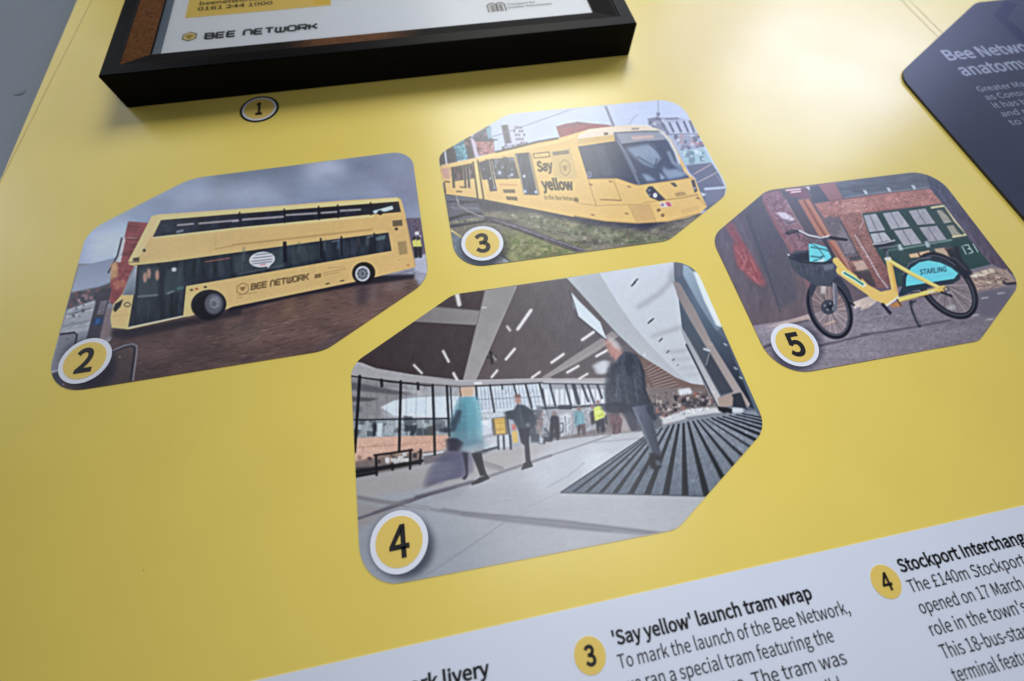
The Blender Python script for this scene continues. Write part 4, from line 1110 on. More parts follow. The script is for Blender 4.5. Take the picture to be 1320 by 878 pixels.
    for a, w in (([(208, 522), (330, 506), (446, 488)], 15), ([(218, 525), (222, 646)], 16), ([(434, 490), (432, 606)], 16), ([(500, 488), (494, 575)], 15), ([(90, 628), (222, 606), (432, 572), (508, 556)], 20), ([(90, 655), (222, 632)], 16), ([(320, 575), (322, 612)], 16), ([(300, 600), (500, 570)], 8)):
        c.L(a, w, (34, 34, 40), .4, .95)
    c.P([(90, 600), (230, 590), (420, 565), (420, 590), (220, 625), (90, 660)], (46, 44, 50), 1, .8)
    c.E((288, 552), 14, 18, (214, 214, 216), .5)
    # floor joints
    for a, w, k, al in (([(200, 884), (395, 808), (620, 752), (830, 688), (1000, 630), (1320, 522)], 15, (104, 98, 106), .75), ([(470, 785), (640, 738), (830, 688)], 22, (84, 80, 92), .6), ([(110, 788), (260, 815), (400, 832)], 26, (128, 120, 124), .7), ([(890, 578), (1010, 610)], 30, (136, 130, 134), .6), ([(900, 560), (1010, 600)], 10, (110, 104, 110), .5)):
        c.L(a, w, k, .8, al)
    c.view(*F_)
    c.P([(400, 98), (640, 130), (1000, 165), (1400, 202), (1800, 250), (2100, 285), (2100, 310), (1800, 285), (1400, 254), (1020, 210), (700, 165), (420, 112)], (136, 134, 142), .8, .8)
    for a, w in (([(640, 128), (760, 150), (1000, 170), (1400, 206), (1750, 248), (2050, 284)], 14), ([(760, 165), (1000, 190), (1320, 226), (1700, 268)], 9)): c.L(a, w, (110, 106, 116), 1, .6)
    c.L([(105, 188), (240, 145), (420, 85), (560, 35), (720, -8)], 15, (92, 86, 100), .6, .85)
    c.L([(105, 55), (260, 80), (400, 102), (560, 124)], 20, (128, 122, 128), 1.2, .6)
    c.L([(400, 100), (560, 128)], 8, (180, 182, 190), .6, .7)
    c.L([(480, 580), (800, 370), (1030, 210)], 5, (132, 132, 142), .4, .9)
    c.L([(1150, 130), (1400, 10)], 4, (148, 148, 156), .5, .7)
    c.P([(560, 60), (800, -30), (760, 30), (640, 70)], (150, 148, 158), 3, .6)
    c.view(*Q_)
    c.L([(0, 502), (200, 436), (400, 368)], 7, (118, 112, 118), .5, .8); c.L([(300, 412), (460, 396), (600, 384)], 5, (138, 132, 138), .5, .7)
    c.L([(20, 676), (140, 612), (242, 530)], 4, (140, 142, 150), .5, .8); c.L([(0, 860), (200, 884)], 10, (130, 130, 140), 1.2, .7)
    c.P([(690, 270), (850, 215), (1000, 205), (1180, 215), (1180, 235), (840, 275), (700, 310)], (204, 202, 206), 1.2, .9)
    c.P([(830, 265), (1000, 240), (1240, 222), (1250, 240), (860, 285)], (120, 122, 132), .8)
    c.B([(-1200, 800), (-200, 560), (600, 380), (300, 560), (100, 720), (560, 730), (950, 740), (700, 1000), (-1200, 1250)], 700, 12, -10, .02, .3, 2)
    # striped entrance mat
    mat_ = [(105, 703), (250, 605), (400, 505), (590, 380), (690, 318), (850, 275), (1000, 250), (1245, 225), (1300, 300), (1300, 420), (1000, 730), (520, 716)]
    c.P(mat_, c.G((800, 300), (126, 130, 142), (700, 700), (98, 106, 120)), .3)
    c.N(mat_, .12, 2.5)
    ST = [((180, 700), (596, 388), 22), ((258, 702), (628, 372), 26), ((340, 706), (664, 345), 28), ((422, 708), (700, 325), 32), ((516, 712), (738, 312), 36), ((612, 716), (768, 306), 40), ((720, 718), (797, 302), 42), ((834, 722), (824, 298), 42), ((962, 728), (850, 290), 44), ((1058, 625), (880, 286), 38), ((1122, 552), (905, 281), 34), ((1176, 494), (930, 276), 30), ((1222, 442), (958, 272), 26), ((1254, 400), (986, 268), 23), ((1275, 365), (1018, 264), 20), ((1285, 334), (1052, 258), 17), ((1290, 308), (1090, 253), 14), ((1290, 286), (1130, 248), 11), ((1285, 266), (1165, 242), 9)]
    for (bx, by), (tx, ty), w in ST:
        d = np.array((bx - tx, by - ty), float); n = np.array((1.0, 0.0)) if abs(d[1]) > abs(d[0]) * .55 else np.array((-d[1], d[0])) / np.linalg.norm(d)
        if n[0] == 1.0: a, b = n * w / 2, n * max(3.5, w * .16)
        else: a, b = n * w / 2, n * max(3, w * .2)
        p0, p1 = np.array((bx, by), float), np.array((tx, ty), float)
        c.P([p0 - a, p0 + a, p1 + b, p1 - b], (26, 31, 46), .25)
        c.L([p0 + a, p1 + b], 3, (150, 156, 166), .3, .35)
    c.L([(105, 706), (520, 716), (960, 728)], 6, (60, 64, 76), .3)
    c.L([(105, 703), (590, 380)], 6, (50, 54, 66), .3)
    c.B(mat_, 1800, 4, 80, .16, .4)
    c.view(*O_); c.B([(60, 40), (740, 100), (1320, 80), (1320, 400), (500, 570), (90, 650)], 1300, 5, 88, .11, .5); c.B([(60, 300), (690, 290), (690, 540), (90, 650)], 700, 4, -4, .09, .4)
    c.view(*M_); c.B([(0, 100), (900, 100), (760, 780), (0, 740)], 1000, 9, 112, .05, .1); c.B([(1110, 190), (1270, 160), (1560, 500), (1500, 760), (860, 770)], 900, 8, 100, .04, .1)
    c.view(*O_)
    for k in range(22):
        x = 856 + k * 21.5; c.L([(x, 96 - k * 1.2), (x + 10 + k * .9, 235 - k * 1.4)], 4, (96, 102, 114), .25, .55)
    for k in range(9): c.L([(100 + k * 62, 40 + k * 6.5), (98 + k * 62, 300)], 3.5, (84, 86, 94), .3, .4)
    c.L([(850, 172), (1320, 150)], 5, (90, 96, 108), .3, .5)
    # far visitors
    c.view(*Q_)
    c.P([(0, 60), (370, 66), (370, 320), (200, 360), (0, 400)], (176, 178, 188), .6, .7)
    for k in range(12): c.P([(10 + k * 30, 100), (32 + k * 30, 100), (34 + k * 30, 190), (12 + k * 30, 190)], (222, 228, 238), .8, .8)
    for a, w in (([(-5, 100), (16, 215)], 13), ([(40, 72), (72, 195)], 13), ([(132, 72), (165, 195)], 13), ([(178, 72), (208, 180)], 24), ([(228, 72), (266, 170)], 14), ([(262, 72), (300, 180)], 12), ([(318, 72), (345, 150)], 14), ([(0, 66), (370, 70)], 7), ([(0, 210), (180, 205), (350, 190)], 12), ([(100, 205), (160, 205)], 26)): c.L(a, w, (58, 62, 74), .35, .9)
    c.P([(0, 44), (370, 50), (370, 66), (0, 62)], (178, 172, 176), .4)
    c.P([(95, 250), (160, 235), (160, 350), (110, 360)], (206, 208, 214), 1.2, .7); c.P([(450, 250), (560, 300), (560, 350), (450, 350)], (172, 160, 160), 2, .8)
    c.D([(0, 320), (100, 330), (95, 395), (0, 400)], [(52, 56, 66), (90, 94, 104), (140, 144, 154)], 26, 12)
    for p, k in (([(44, 262), (66, 246), (92, 262), (98, 330), (96, 392), (74, 392), (66, 330), (54, 390), (36, 392), (40, 320)], (40, 44, 58)), ([(180, 236), (212, 218), (236, 236), (248, 302), (188, 318)], (112, 152, 164)), ([(196, 315), (248, 300), (250, 360), (232, 372), (222, 330), (208, 368)], (92, 78, 84)), ([(276, 232), (300, 222), (308, 300), (282, 310)], (62, 56, 60)), ([(296, 212), (322, 196), (350, 212), (366, 262), (304, 286)], (204, 212, 84)), ([(306, 286), (360, 266), (366, 345), (340, 356), (334, 310), (318, 352)], (44, 46, 60)), ([(386, 250), (440, 244), (466, 280), (456, 345), (440, 362), (412, 360), (396, 310)], (112, 84, 92)), ([(480, 250), (540, 250), (556, 330), (520, 346), (500, 300)], (70, 70, 84))):
        c.P(p, k, .8)
    for a_, w_, k_ in (([(52, 330), (46, 392)], 12, (30, 32, 44)), ([(82, 330), (86, 392)], 12, (30, 32, 44)), ([(214, 310), (210, 365)], 11, (64, 56, 62)), ([(236, 306), (244, 362)], 11, (104, 84, 86)), ([(322, 290), (326, 352)], 13, (36, 38, 50)), ([(350, 280), (354, 346)], 13, (40, 42, 54)), ([(310, 235), (352, 222)], 7, (240, 244, 180)), ([(312, 262), (360, 246)], 7, (160, 168, 60)), ([(196, 255), (190, 300)], 8, (70, 108, 120)), ([(420, 300), (416, 360)], 12, (84, 62, 70)), ([(448, 300), (450, 352)], 12, (92, 70, 78)), ([(100, 300), (118, 300), (118, 350), (100, 350)], 8, (52, 54, 66)), ([(130, 260), (134, 350)], 6, (80, 84, 96)), ([(152, 270), (156, 340)], 5, (120, 124, 134)), ([(10, 330), (60, 388)], 9, (50, 54, 64)), ([(0, 370), (60, 350)], 8, (66, 70, 80)), ([(366, 260), (372, 300)], 14, (44, 46, 58))):
        c.L(a_, w_, k_, .5, .8)
    c.B([(0, 200), (470, 190), (470, 370), (0, 400)], 420, 4, 85, .18, .5)
    for x, y in ((212, 214), (322, 176), (66, 240), (290, 200), (424, 236)): c.E((x, y), 11, 14, (140, 112, 108), .7)
    c.D([(640, 190), (760, 150), (960, 120), (1000, 180), (840, 210), (690, 270)], [(52, 48, 54), (130, 110, 108), (90, 76, 80), (186, 172, 168), (64, 60, 70), (150, 96, 84)], 190, 10, .85)
    c.P([(790, 100), (860, 90), (880, 125), (800, 135)], (214, 214, 220), 1, .9); c.P([(800, 165), (930, 150), (935, 195), (830, 205)], (56, 56, 64), 1.4, .7)
    c.P([(1020, 200), (1080, 205), (1110, 215), (1105, 245), (1085, 235), (1060, 240), (1030, 225)], (36, 38, 50), .5)
    c.P([(1030, 165), (1115, 145), (1110, 195), (1030, 195)], (164, 142, 134), .6); c.P([(1110, 205), (1170, 212), (1170, 235), (1120, 240)], (190, 194, 202), .7)
    c.B([(640, 120), (1010, 110), (1000, 210), (690, 290)], 500, 3, 60, .3, .8)
    # the striding figure in the dark coat, smeared by a slow shutter
    c.M([(600, 190), (650, 200), (692, 300), (672, 330), (640, 330), (600, 260)], (84, 88, 104), (30, 10), .6, 7, 1.2)
    c.view(*N_)
    c.M([(372, 512), (402, 500), (440, 530), (462, 580), (450, 612), (420, 610), (392, 570)], (190, 138, 130), (46, 40), .75, 9, 1.0)
    c.M([(380, 480), (420, 488), (456, 530), (440, 552), (400, 520)], (206, 196, 198), (30, 30), .5, 7, 1.2)
    c.M([(300, 645), (335, 622), (378, 612), (384, 680), (325, 694)], (206, 206, 212), (34, 6), .75, 8, 1.0)
    c.M([(450, 596), (490, 560), (548, 580), (576, 640), (582, 720), (600, 810), (640, 900), (600, 960), (520, 950), (440, 900), (420, 780), (415, 660)], c.G((420, 600), (74, 80, 94), (600, 900), (48, 52, 66)), (22, 6), .95, 9, .6)
    c.M([(392, 660), (432, 620), (440, 760), (424, 890), (380, 880), (368, 800)], (62, 66, 80), (40, 4), .78, 9, .9)
    c.L([(442, 690), (432, 860)], 6, (120, 116, 122), 1, .5)
    c.P([(480, 575), (520, 572), (545, 640), (520, 720), (480, 680)], (40, 44, 56), 2, .6)
    c.P([(560, 600), (600, 690), (604, 790), (650, 890), (640, 900), (590, 800), (580, 700)], (44, 48, 60), .6, .75)
    for x0, y0, x1, y1, k in ((470, 650, 500, 900, (84, 90, 106)), (530, 640, 560, 880, (80, 86, 100)), (430, 700, 450, 880, (86, 92, 106)), (580, 720, 612, 850, (36, 40, 52))): c.L([(x0, y0), (x1, y1)], 12, k, 1.2, .45)
    c.B([(380, 570), (600, 570), (680, 920), (370, 940)], 700, 6, 62, .16, .4)
    c.view(*Q_)
    c.M([(360, 188), (450, 175), (500, 200), (480, 228), (420, 236), (365, 226)], (46, 50, 64), (50, 4), .85, 8, .9)
    c.M([(390, 200), (440, 200), (440, 240), (400, 246)], (60, 58, 72), (20, 20), .7, 6, 1)
    c.P([(520, 205), (605, 190), (640, 280), (672, 400), (696, 492), (644, 494), (604, 400), (562, 300)], c.G((530, 300), (98, 104, 122), (650, 300), (62, 66, 80)), .5)
    c.P([(600, 200), (640, 215), (672, 262), (650, 290), (615, 240)], (46, 50, 64), .8, .9)
    c.L([(544, 240), (592, 350), (642, 480)], 7, (146, 152, 166), .7, .6); c.L([(600, 290), (650, 420), (668, 470)], 8, (70, 74, 90), .5, .7); c.L([(570, 260), (585, 280)], 10, (66, 70, 86), .6, .6); c.L([(612, 390), (650, 382)], 5, (64, 68, 82), .4, .7)
    c.M([(476, 240), (526, 236), (570, 325), (556, 345), (522, 345)], (72, 72, 86), (26, 6), .7, 7, .8)
    c.P([(618, 478), (640, 470), (698, 490), (700, 500), (640, 500)], (40, 42, 54), .4, .9)
    c.P([(622, 490), (640, 488), (692, 500), (695, 556), (664, 574), (636, 566), (622, 540)], (28, 32, 42), .4)
    c.P([(656, 512), (688, 520), (692, 548), (664, 546)], (92, 98, 110), .5, .8)
    c.P([(560, 560), (625, 540), (640, 570), (600, 590)], (50, 56, 70), 2.5, .5)
    # figure in teal with a case, smeared by a slow shutter
    c.view(*O_)
    TE = (84, 142, 158)
    c.M([(772, 158), (826, 152), (842, 230), (852, 330), (854, 440), (790, 462), (716, 420), (712, 360), (726, 290), (748, 220)], c.G((700, 300), (66, 116, 132), (860, 250), (94, 160, 176)), (86, 0), .9, 13, .8)
    c.M([(762, 98), (808, 94), (812, 128), (800, 150), (770, 150)], (204, 168, 142), (64, 0), .7, 10, 1.1)
    c.M([(690, 330), (736, 236), (752, 240), (736, 300), (706, 372)], (46, 62, 78), (24, 4), .8, 7, .7)
    for x in (690, 744): c.L([(x, 100), (x + 6, 330)], 8, (60, 70, 84), .6, .3)
    c.M([(700, 420), (870, 420), (880, 470), (820, 486), (760, 490), (700, 470)], (84, 120, 140), (110, -6), .5, 9, 1.4)
    c.M([(640, 352), (690, 352), (690, 374), (640, 378)], (48, 52, 66), (50, 0), .8, 7, .6)
    for x, k in ((770, (58, 108, 124)), (800, (110, 172, 186)), (836, (70, 126, 142)), (868, (120, 178, 192))): c.L([(x, 200), (x + 6, 430)], 9, k, 1.4, .4)
    for y in np.arange(380, 470, 13): c.L([(690, y + 6), (990, y - 26)], 5, (160, 196, 204) if int(y) % 2 else (206, 130, 136), 1.4, .35)
    c.M([(672, 420), (714, 412), (752, 440), (734, 496), (680, 496)], (40, 40, 56), (40, 4), .85, 8, .8)
    c.M([(600, 600), (660, 525), (720, 488), (790, 530), (778, 630), (720, 668), (620, 680), (560, 716)], (86, 84, 112), (120, -16), .86, 14, 1.1)
    c.M([(620, 570), (690, 570), (660, 670), (580, 680)], (124, 122, 138), (110, -14), .5, 10, 1.4)
    c.M([(520, 736), (566, 690), (600, 690), (556, 714)], (88, 86, 102), (40, -8), .7, 7, 1)
    for y in (540, 580, 620, 655): c.L([(560, y + 18), (790, y - 14)], 5, (70, 68, 94), 1.4, .3)
    c.M([(780, 472), (880, 446), (880, 470), (830, 496), (780, 498)], (150, 168, 178), (90, -10), .45, 8, 1.0)
    c.P([(760, 500), (796, 510), (796, 650), (780, 676), (756, 672), (784, 640), (776, 580)], (40, 44, 60), .6, .95)
    c.P([(818, 510), (880, 500), (900, 600), (915, 645), (875, 655), (850, 590)], (30, 33, 44), .5)
    c.P([(818, 702), (868, 662), (890, 658), (915, 640), (934, 668), (870, 696), (820, 710)], (30, 33, 42), .4)
    c.P([(830, 500), (960, 480), (985, 470), (900, 510), (860, 520)], (60, 64, 76), 1.2, .7)
    c.B([(690, 150), (890, 150), (900, 460), (680, 460)], 200, 9, 0, .04, .1)
    # standing figure in a dark coat
    c.P([(1095, 150), (1120, 145), (1132, 190), (1105, 205), (1092, 180)], (172, 128, 120), .9)
    c.P([(1088, 140), (1124, 138), (1130, 158), (1092, 160)], (120, 92, 88), .7)
    c.P([(1045, 245), (1085, 235), (1105, 200), (1150, 205), (1205, 240), (1222, 300), (1208, 350), (1170, 362), (1112, 360), (1080, 300), (1050, 290)], (58, 66, 76), .9)
    c.P([(1130, 230), (1200, 240), (1210, 340), (1160, 340)], (44, 50, 60), 1.5, .6)
    c.P([(1112, 355), (1185, 350), (1180, 440), (1190, 560), (1160, 565), (1152, 460), (1130, 440)], (38, 42, 54), .5)
    c.P([(1132, 606), (1150, 570), (1190, 556), (1206, 592), (1160, 606), (1134, 614)], (30, 33, 42), .4)
    c.E((1175, 330), 16, 14, (150, 150, 158), 1, .6)
    c.M([(1030, 252), (1080, 240), (1090, 290), (1050, 296)], (52, 58, 70), (30, 0), .8, 6, .8); c.M([(1180, 250), (1215, 270), (1220, 330), (1200, 350)], (60, 68, 80), (34, 4), .7, 6, .8)
    c.L([(1120, 215), (1140, 340)], 8, (92, 100, 112), .8, .5); c.L([(1148, 365), (1168, 540)], 5, (66, 72, 86), .5, .6)
    shadow(c, (515, 699), 41, 43)
    return c

def paint_bike():
    c = Canvas(912, 212, 1318, 492, seed=5)
    c.view(0, 0, 1)
    FULL = [(912, 212), (1318, 212), (1318, 492), (912, 492)]
    c.P(FULL, (98, 84, 92))
    def q(v, pts):
        ox, oy = {'I': (910, 210), 'J': (1110, 210), 'K': (910, 350), 'L': (1110, 330)}[v]
        return [((ox - 910) * 6.271 + x, (oy - 210) * 6.271 + y) for x, y in pts]
    c.view(910, 210, 6.271)
    def P(v, pts, k, soft=.3, al=1.0): c.P(q(v, pts), k, soft, al)
    def L(v, pts, w, k, soft=.2, al=1.0): c.L(q(v, pts), w, k, soft, al)
    # left: doors and painted wall
    P('I', [(0, 540), (450, 240), (620, 600), (850, 1200), (400, 1340), (0, 1340)], c.G((200, 500), (88, 82, 96), (500, 1250), (96, 84, 92)))
    c.N(q('I', [(0, 540), (450, 240), (620, 600), (850, 1200), (400, 1340), (0, 1340)]), .10, 9, .7, 2.5)
    P('I', [(300, 380), (450, 260), (640, 640), (740, 1100), (600, 1180), (420, 760)], (80, 78, 90), 1.6, .85)
    L('I', [(330, 420), (470, 800), (600, 1200)], 12, (64, 66, 80), .8, .8); L('I', [(250, 440), (420, 800)], 8, (104, 92, 108), .6, .7)
    P('I', [(150, 510), (215, 475), (290, 610), (320, 700), (240, 660)], (134, 78, 88), 1.4, .7)
    P('I', [(215, 660), (300, 640), (380, 760), (430, 860), (480, 960), (470, 1000), (380, 960), (320, 900), (250, 830)], (146, 74, 80), 2.0, .8)
    for a in ([(240, 690), (280, 760), (260, 800)], [(300, 700), (330, 770), (310, 820)], [(330, 900), (360, 840), (400, 950)], [(380, 800), (400, 880)], [(270, 720), (340, 880), (430, 980)]): L('I', a, 11, (176, 112, 112), .7, .55)
    for a in ([(260, 740), (300, 820)], [(350, 800), (420, 930)], [(220, 560), (280, 640)]): L('I', a, 10, (120, 56, 66), .5, .7)
    # brick pier
    P('I', [(450, 260), (600, 220), (700, 420), (830, 640), (830, 720), (760, 820), (700, 740), (560, 500)], (124, 92, 104), .6)
    c.N(q('I', [(450, 260), (600, 220), (830, 640), (830, 720), (700, 740)]), .22, 3)
    L('I', [(460, 300), (560, 500), (700, 720), (830, 1000)], 20, (134, 86, 90), .8, .7)
    L('I', [(530, 320), (660, 560), (780, 760)], 10, (104, 74, 88), .5, .8)
    P('I', [(560, 400), (640, 400), (720, 455), (700, 475), (620, 450)], (190, 180, 196), .8, .9); P('I', [(620, 460), (720, 470), (700, 500), (640, 500)], (110, 100, 114), .8, .8)
    P('I', [(600, 225), (690, 212), (760, 290), (900, 580), (880, 620), (810, 580), (700, 400), (640, 290)], (84, 78, 88), .5)
    L('I', [(645, 300), (740, 470), (790, 550)], 9, (168, 128, 134), .4, .8)
    P('I', [(640, 214), (780, 198), (820, 240), (830, 285), (680, 270)], (112, 78, 90), .5)
    for y, x0, x1 in ((222, 650, 770), (242, 690, 765)):
        for x in np.arange(x0, x1, 20): L('I', [(x, y - (x - 650) * .1), (x + 13, y - (x - 637) * .1)], 13, (206, 178, 184), .2, .85)
    P('I', [(800, 190), (825, 185), (862, 228), (845, 225)], (220, 204, 204), .4)
    P('I', [(742, 298), (832, 288), (930, 450), (1010, 600), (1060, 650), (1200, 900), (1140, 900), (1010, 680), (920, 600), (830, 450)], (158, 108, 94), .6)
    L('I', [(790, 300), (900, 490), (985, 620), (1170, 900)], 12, (110, 66, 62), .4, .85); L('I', [(820, 300), (1000, 590)], 8, (186, 138, 116), .5, .6)
    P('I', [(830, 178), (905, 172), (1000, 300), (870, 330)], (78, 78, 90), .5)
    P('I', [(905, 172), (1040, 155), (1115, 290), (1000, 305)], (136, 96, 100), .6)
    P('I', [(1040, 155), (1110, 290), (1260, 268), (1254 + 560, 205), (1254 + 640, 100), (1254 + 500, 40), (1317, 110)], (86, 90, 102), .6)
    c.N(q('I', [(1040, 155), (1110, 290), (1814, 205), (1840, 100), (1317, 110)]), .16, 5, 3, .7)
    L('I', [(1120, 280), (1400, 240), (1800, 200)], 12, (128, 126, 136), .5, .7)
    for x, y in ((1280, 232), (1470, 212), (1670, 192)): P('I', [(x - 14, y - 14), (x + 14, y - 10), (x + 30, y + 20), (x + 10, y + 22)], (168, 172, 182), .5)
    P('I', [(880, 332), (1100, 296), (1500, 240), (1814, 212), (1912, 328), (1600, 365), (1265, 405), (1100, 432), (1000, 420), (965, 452)], (148, 98, 94), .5)
    P('I', [(1000, 418), (1265, 402), (1340, 560), (1500, 880), (1480, 1010), (1320, 1010), (1180, 880)], (126, 86, 84), .6)
    wall = q('I', [(880, 332), (1814, 212), (1912, 328), (1265, 405), (1340, 560), (1500, 880), (1480, 1010), (1180, 880), (965, 452)])
    c.N(wall, .2, 2.6); c.N(wall, .12, 12)
    for k in range(8): L('I', [(900 + k * 16, 345 + k * 12), (1265 + k * 20, 296 + k * 14)], 3, (184, 132, 124), .3, .35)
    P('I', [(955, 452), (1072, 438), (1150, 580), (1232, 742), (1130, 765), (1040, 600)], (84, 80, 92), .5); P('I', [(1090, 500), (1130, 560), (1210, 730), (1130, 730), (1060, 600)], (112, 106, 118), .8, .8)
    L('I', [(1075, 440), (1235, 745)], 9, (64, 60, 70), .3)
    P('I', [(1150, 765), (1245, 742), (1265, 782), (1170, 795)], (60, 62, 70), .4); P('I', [(1190, 802), (1272, 790), (1330, 880), (1230, 890)], (172, 142, 132), .6)
    P('I', [(1180, 880), (1320, 860), (1380, 1000), (1300, 1010)], (64, 60, 66), .8, .8)
    L('I', [(1205, 585), (1300, 740), (1400, 920), (1470, 1010)], 10, (178, 166, 174), .3, .85); L('I', [(1240, 540), (1275, 470), (1260, 400)], 8, (176, 164, 172), .4, .7)
    # brick courses
    for k in range(34):
        t = k * 15.5
        L('I', [(880 + t * .52, 330 + t), (1265 + t * .25, 296 + t * .94 - 8)], 3.6, (184, 150, 142), .2, .55)
        for j in range(14):
            x = 880 + t * .52 + j * 30 + (k % 2) * 15
            L('I', [(x, 330 + t - (x - 880) * .088), (x + 7, 342 + t - (x - 880) * .088)], 3.4, (184, 150, 144), .15, .45)
    for k in range(7):
        L('I', [(1100, 310 + k * 16), (1500, 256 + k * 16), (1814 + k * 16, 218 + k * 16)], 3.6, (190, 152, 144), .2, .55)
        for j in range(24):
            x = 1100 + j * 31 + (k % 2) * 15; L('I', [(x, 310 + k * 16 - (x - 1100) * .13), (x + 8, 324 + k * 16 - (x - 1100) * .13)], 3.4, (188, 150, 142), .15, .45)
    for k in range(30):
        L('I', [(470 + k * 11, 270 + k * 16), (600 + k * 9, 240 + k * 15)], 3, (150, 116, 124), .3, .35)
    c.B(wall, 1500, 3.2, -7, .2, .3); c.B(q('I', [(0, 540), (450, 240), (830, 640), (850, 1200), (400, 1340), (0, 1340)]), 1500, 6, 64, .06, .3); c.B(q('I', [(450, 260), (600, 220), (830, 640), (830, 720)]), 500, 3, -10, .2, .4)
    c.D(q('I', [(180, 490), (480, 960), (300, 900), (210, 640)]), [(182, 108, 110), (110, 60, 72), (150, 88, 92), (88, 66, 78)], 120, 12, .4)
    # windows
    P('J', [(8, 412), (300, 376), (655, 334), (760, 470), (860, 590), (1080, 850), (1000, 990), (820, 1000), (300, 1000), (130, 720), (60, 560)], (52, 70, 70), .5)
    GL = (150, 147, 157)
    for p, k in (([(20, 424), (120, 410), (196, 545), (66, 560)], GL), ([(175, 408), (302, 390), (395, 515), (245, 537)], GL), ([(384, 388), (518, 368), (602, 490), (456, 502)], (145, 142, 152)), ([(610, 385), (660, 378), (745, 478), (672, 490)], (140, 136, 128)),
                 ([(74, 574), (190, 560), (245, 626), (104, 650)], (158, 155, 164)), ([(264, 547), (405, 530), (492, 650), (346, 672)], GL), ([(470, 522), (612, 508), (692, 620), (552, 640)], (143, 139, 150)), ([(690, 508), (752, 502), (806, 576), (742, 596)], (138, 134, 122))):
        P('J', p, k, .3); c.N(q('J', p), .06, 6)
    for a in ([(66, 412), (130, 556)], [(236, 398), (312, 528)], [(448, 378), (526, 498)], [(140, 566), (172, 640)], [(332, 538), (412, 664)], [(538, 514), (616, 634)]): L('J', a, 7, (92, 88, 104), .2, .85)
    L('J', [(570, 362), (676, 346), (760, 470), (856, 578), (744, 598)], 17, (196, 180, 142), .3, .9); L('J', [(640, 372), (705, 430), (780, 550), (820, 580)], 10, (62, 66, 60), .3, .8)
    L('J', [(330, 694), (500, 664), (730, 622)], 13, (112, 142, 134), .4, .8); L('J', [(210, 710), (330, 690)], 10, (96, 124, 120), .5, .7)
    P('J', [(385, 740), (550, 708), (575, 752), (400, 768)], (198, 156, 124), .4); P('J', [(590, 696), (680, 684), (762, 790), (668, 802)], (166, 142, 122), .4); P('J', [(680, 690), (750, 680), (770, 715), (720, 720)], (170, 122, 108), .4)
    for a in ([(460, 725), (480, 760)], [(680, 690), (730, 760)]): L('J', a, 12, (72, 58, 56), .3)
    for x, y in ((310, 680), (530, 655)): P('J', [(x - 18, y - 20), (x + 12, y - 25), (x + 30, y + 25), (x, y + 30)], (168, 176, 184), .5, .8)
    P('J', [(715, 645), (855, 600), (960, 720), (1080, 860), (870, 890), (800, 800)], (38, 62, 60), .6)
    P('J', [(690, 690), (740, 680), (850, 900), (820, 1020), (780, 1000), (740, 840)], (36, 38, 44), 1, .9)
    for a in ([(815, 672), (850, 738)], [(832, 668), (866, 662), (880, 690), (862, 696), (884, 694), (904, 722), (874, 732)], [(905, 655), (944, 720)]): L('J', a, 7, (168, 186, 184), .2, .95)
    P('J', [(520, 60), (610, 100), (720, 230), (1240, 900), (1300, 1000), (1150, 960), (1000, 760), (860, 590), (670, 340), (560, 205)], c.G((1800, 200), (70, 72, 92), (2400, 900), (78, 62, 76)), .6)
    c.N(q('J', [(520, 60), (720, 230), (1240, 900), (1150, 960), (860, 590), (560, 205)]), .18, 6, .8, 2)
    L('J', [(600, 200), (860, 560), (1080, 850)], 8, (104, 98, 120), .6, .6)
    # ground
    P('K', [(0, 520), (390, 438), (700, 385), (1000, 320), (1254, 220), (1254 + 300, 130), (1254 + 860, -10), (1254 + 1060, -60), (1254 + 1300, 60), (2560, 900), (0, 900)], c.G((600, 1500), (128, 118, 130), (2300, 1200), (112, 102, 112)), .5)
    P('K', [(470, 450), (700, 385), (830, 345), (860, 390), (640, 440)], (164, 142, 140), .6)
    P('K', [(1190, 250), (1320, 200), (1330, 260), (1200, 300)], (186, 166, 158), .6); L('K', [(620, 440), (830, 395)], 14, (84, 78, 86), .6)
    P('L', [(0, 360), (120, 310), (175, 330), (60, 420), (0, 440)], (176, 156, 148), .6)
    g = q('K', [(0, 560), (400, 460), (1254, 260), (2100, 0), (2560, 900), (0, 900)])
    c.N(g, .10, 3); c.N(g, .12, 18, 3, .6)
    L('K', [(420, 500), (560, 470), (820, 440)], 8, (150, 136, 140), .8, .6)
    L('K', [(470, 612), (560, 578)], 22, (78, 72, 82), .5, .9); L('K', [(890, 605), (1100, 560), (1317, 508)], 17, (80, 74, 84), .6, .85)
    L('L', [(0, 636), (200, 612), (460, 570), (720, 520)], 17, (82, 74, 84), .6, .8); L('L', [(0, 520), (200, 470)], 8, (148, 138, 146), .8, .6)
    P('L', [(840, 150), (1060, 98), (1180, 110), (1250, 215), (1100, 260), (920, 300)], (146, 122, 112), .7)
    P('L', [(860, 150), (1060, 100), (1080, 130), (900, 185)], (186, 166, 150), .6)
    for k in range(14):
        x, y = 880 + (k * 61) % 300, 170 + (k * 37) % 110; L('L', [(x, y), (x + 50, y + 18 - (k % 3) * 14)], 9, [(92, 70, 66), (190, 162, 140), (112, 92, 88)][k % 3], .5, .8)
    L('L', [(1150, 210), (1180, 226), (1250, 220)], 20, (44, 40, 50), .5)
    P('L', [(940, 290), (1240, 250), (1200, 380), (1080, 490), (900, 470)], (88, 84, 98), 2.5, .7)
    for x, y in ((1000, 338), (920, 478), (1040, 512), (1130, 300)): L('L', [(x - 24, y + 4), (x + 26, y - 2)], 11, (178, 172, 178), .6, .7)
    for x, y in ((300, 480), (80, 560)): L('L', [(x - 14, y + 4), (x + 12, y - 2)], 9, (160, 150, 156), .6, .6)
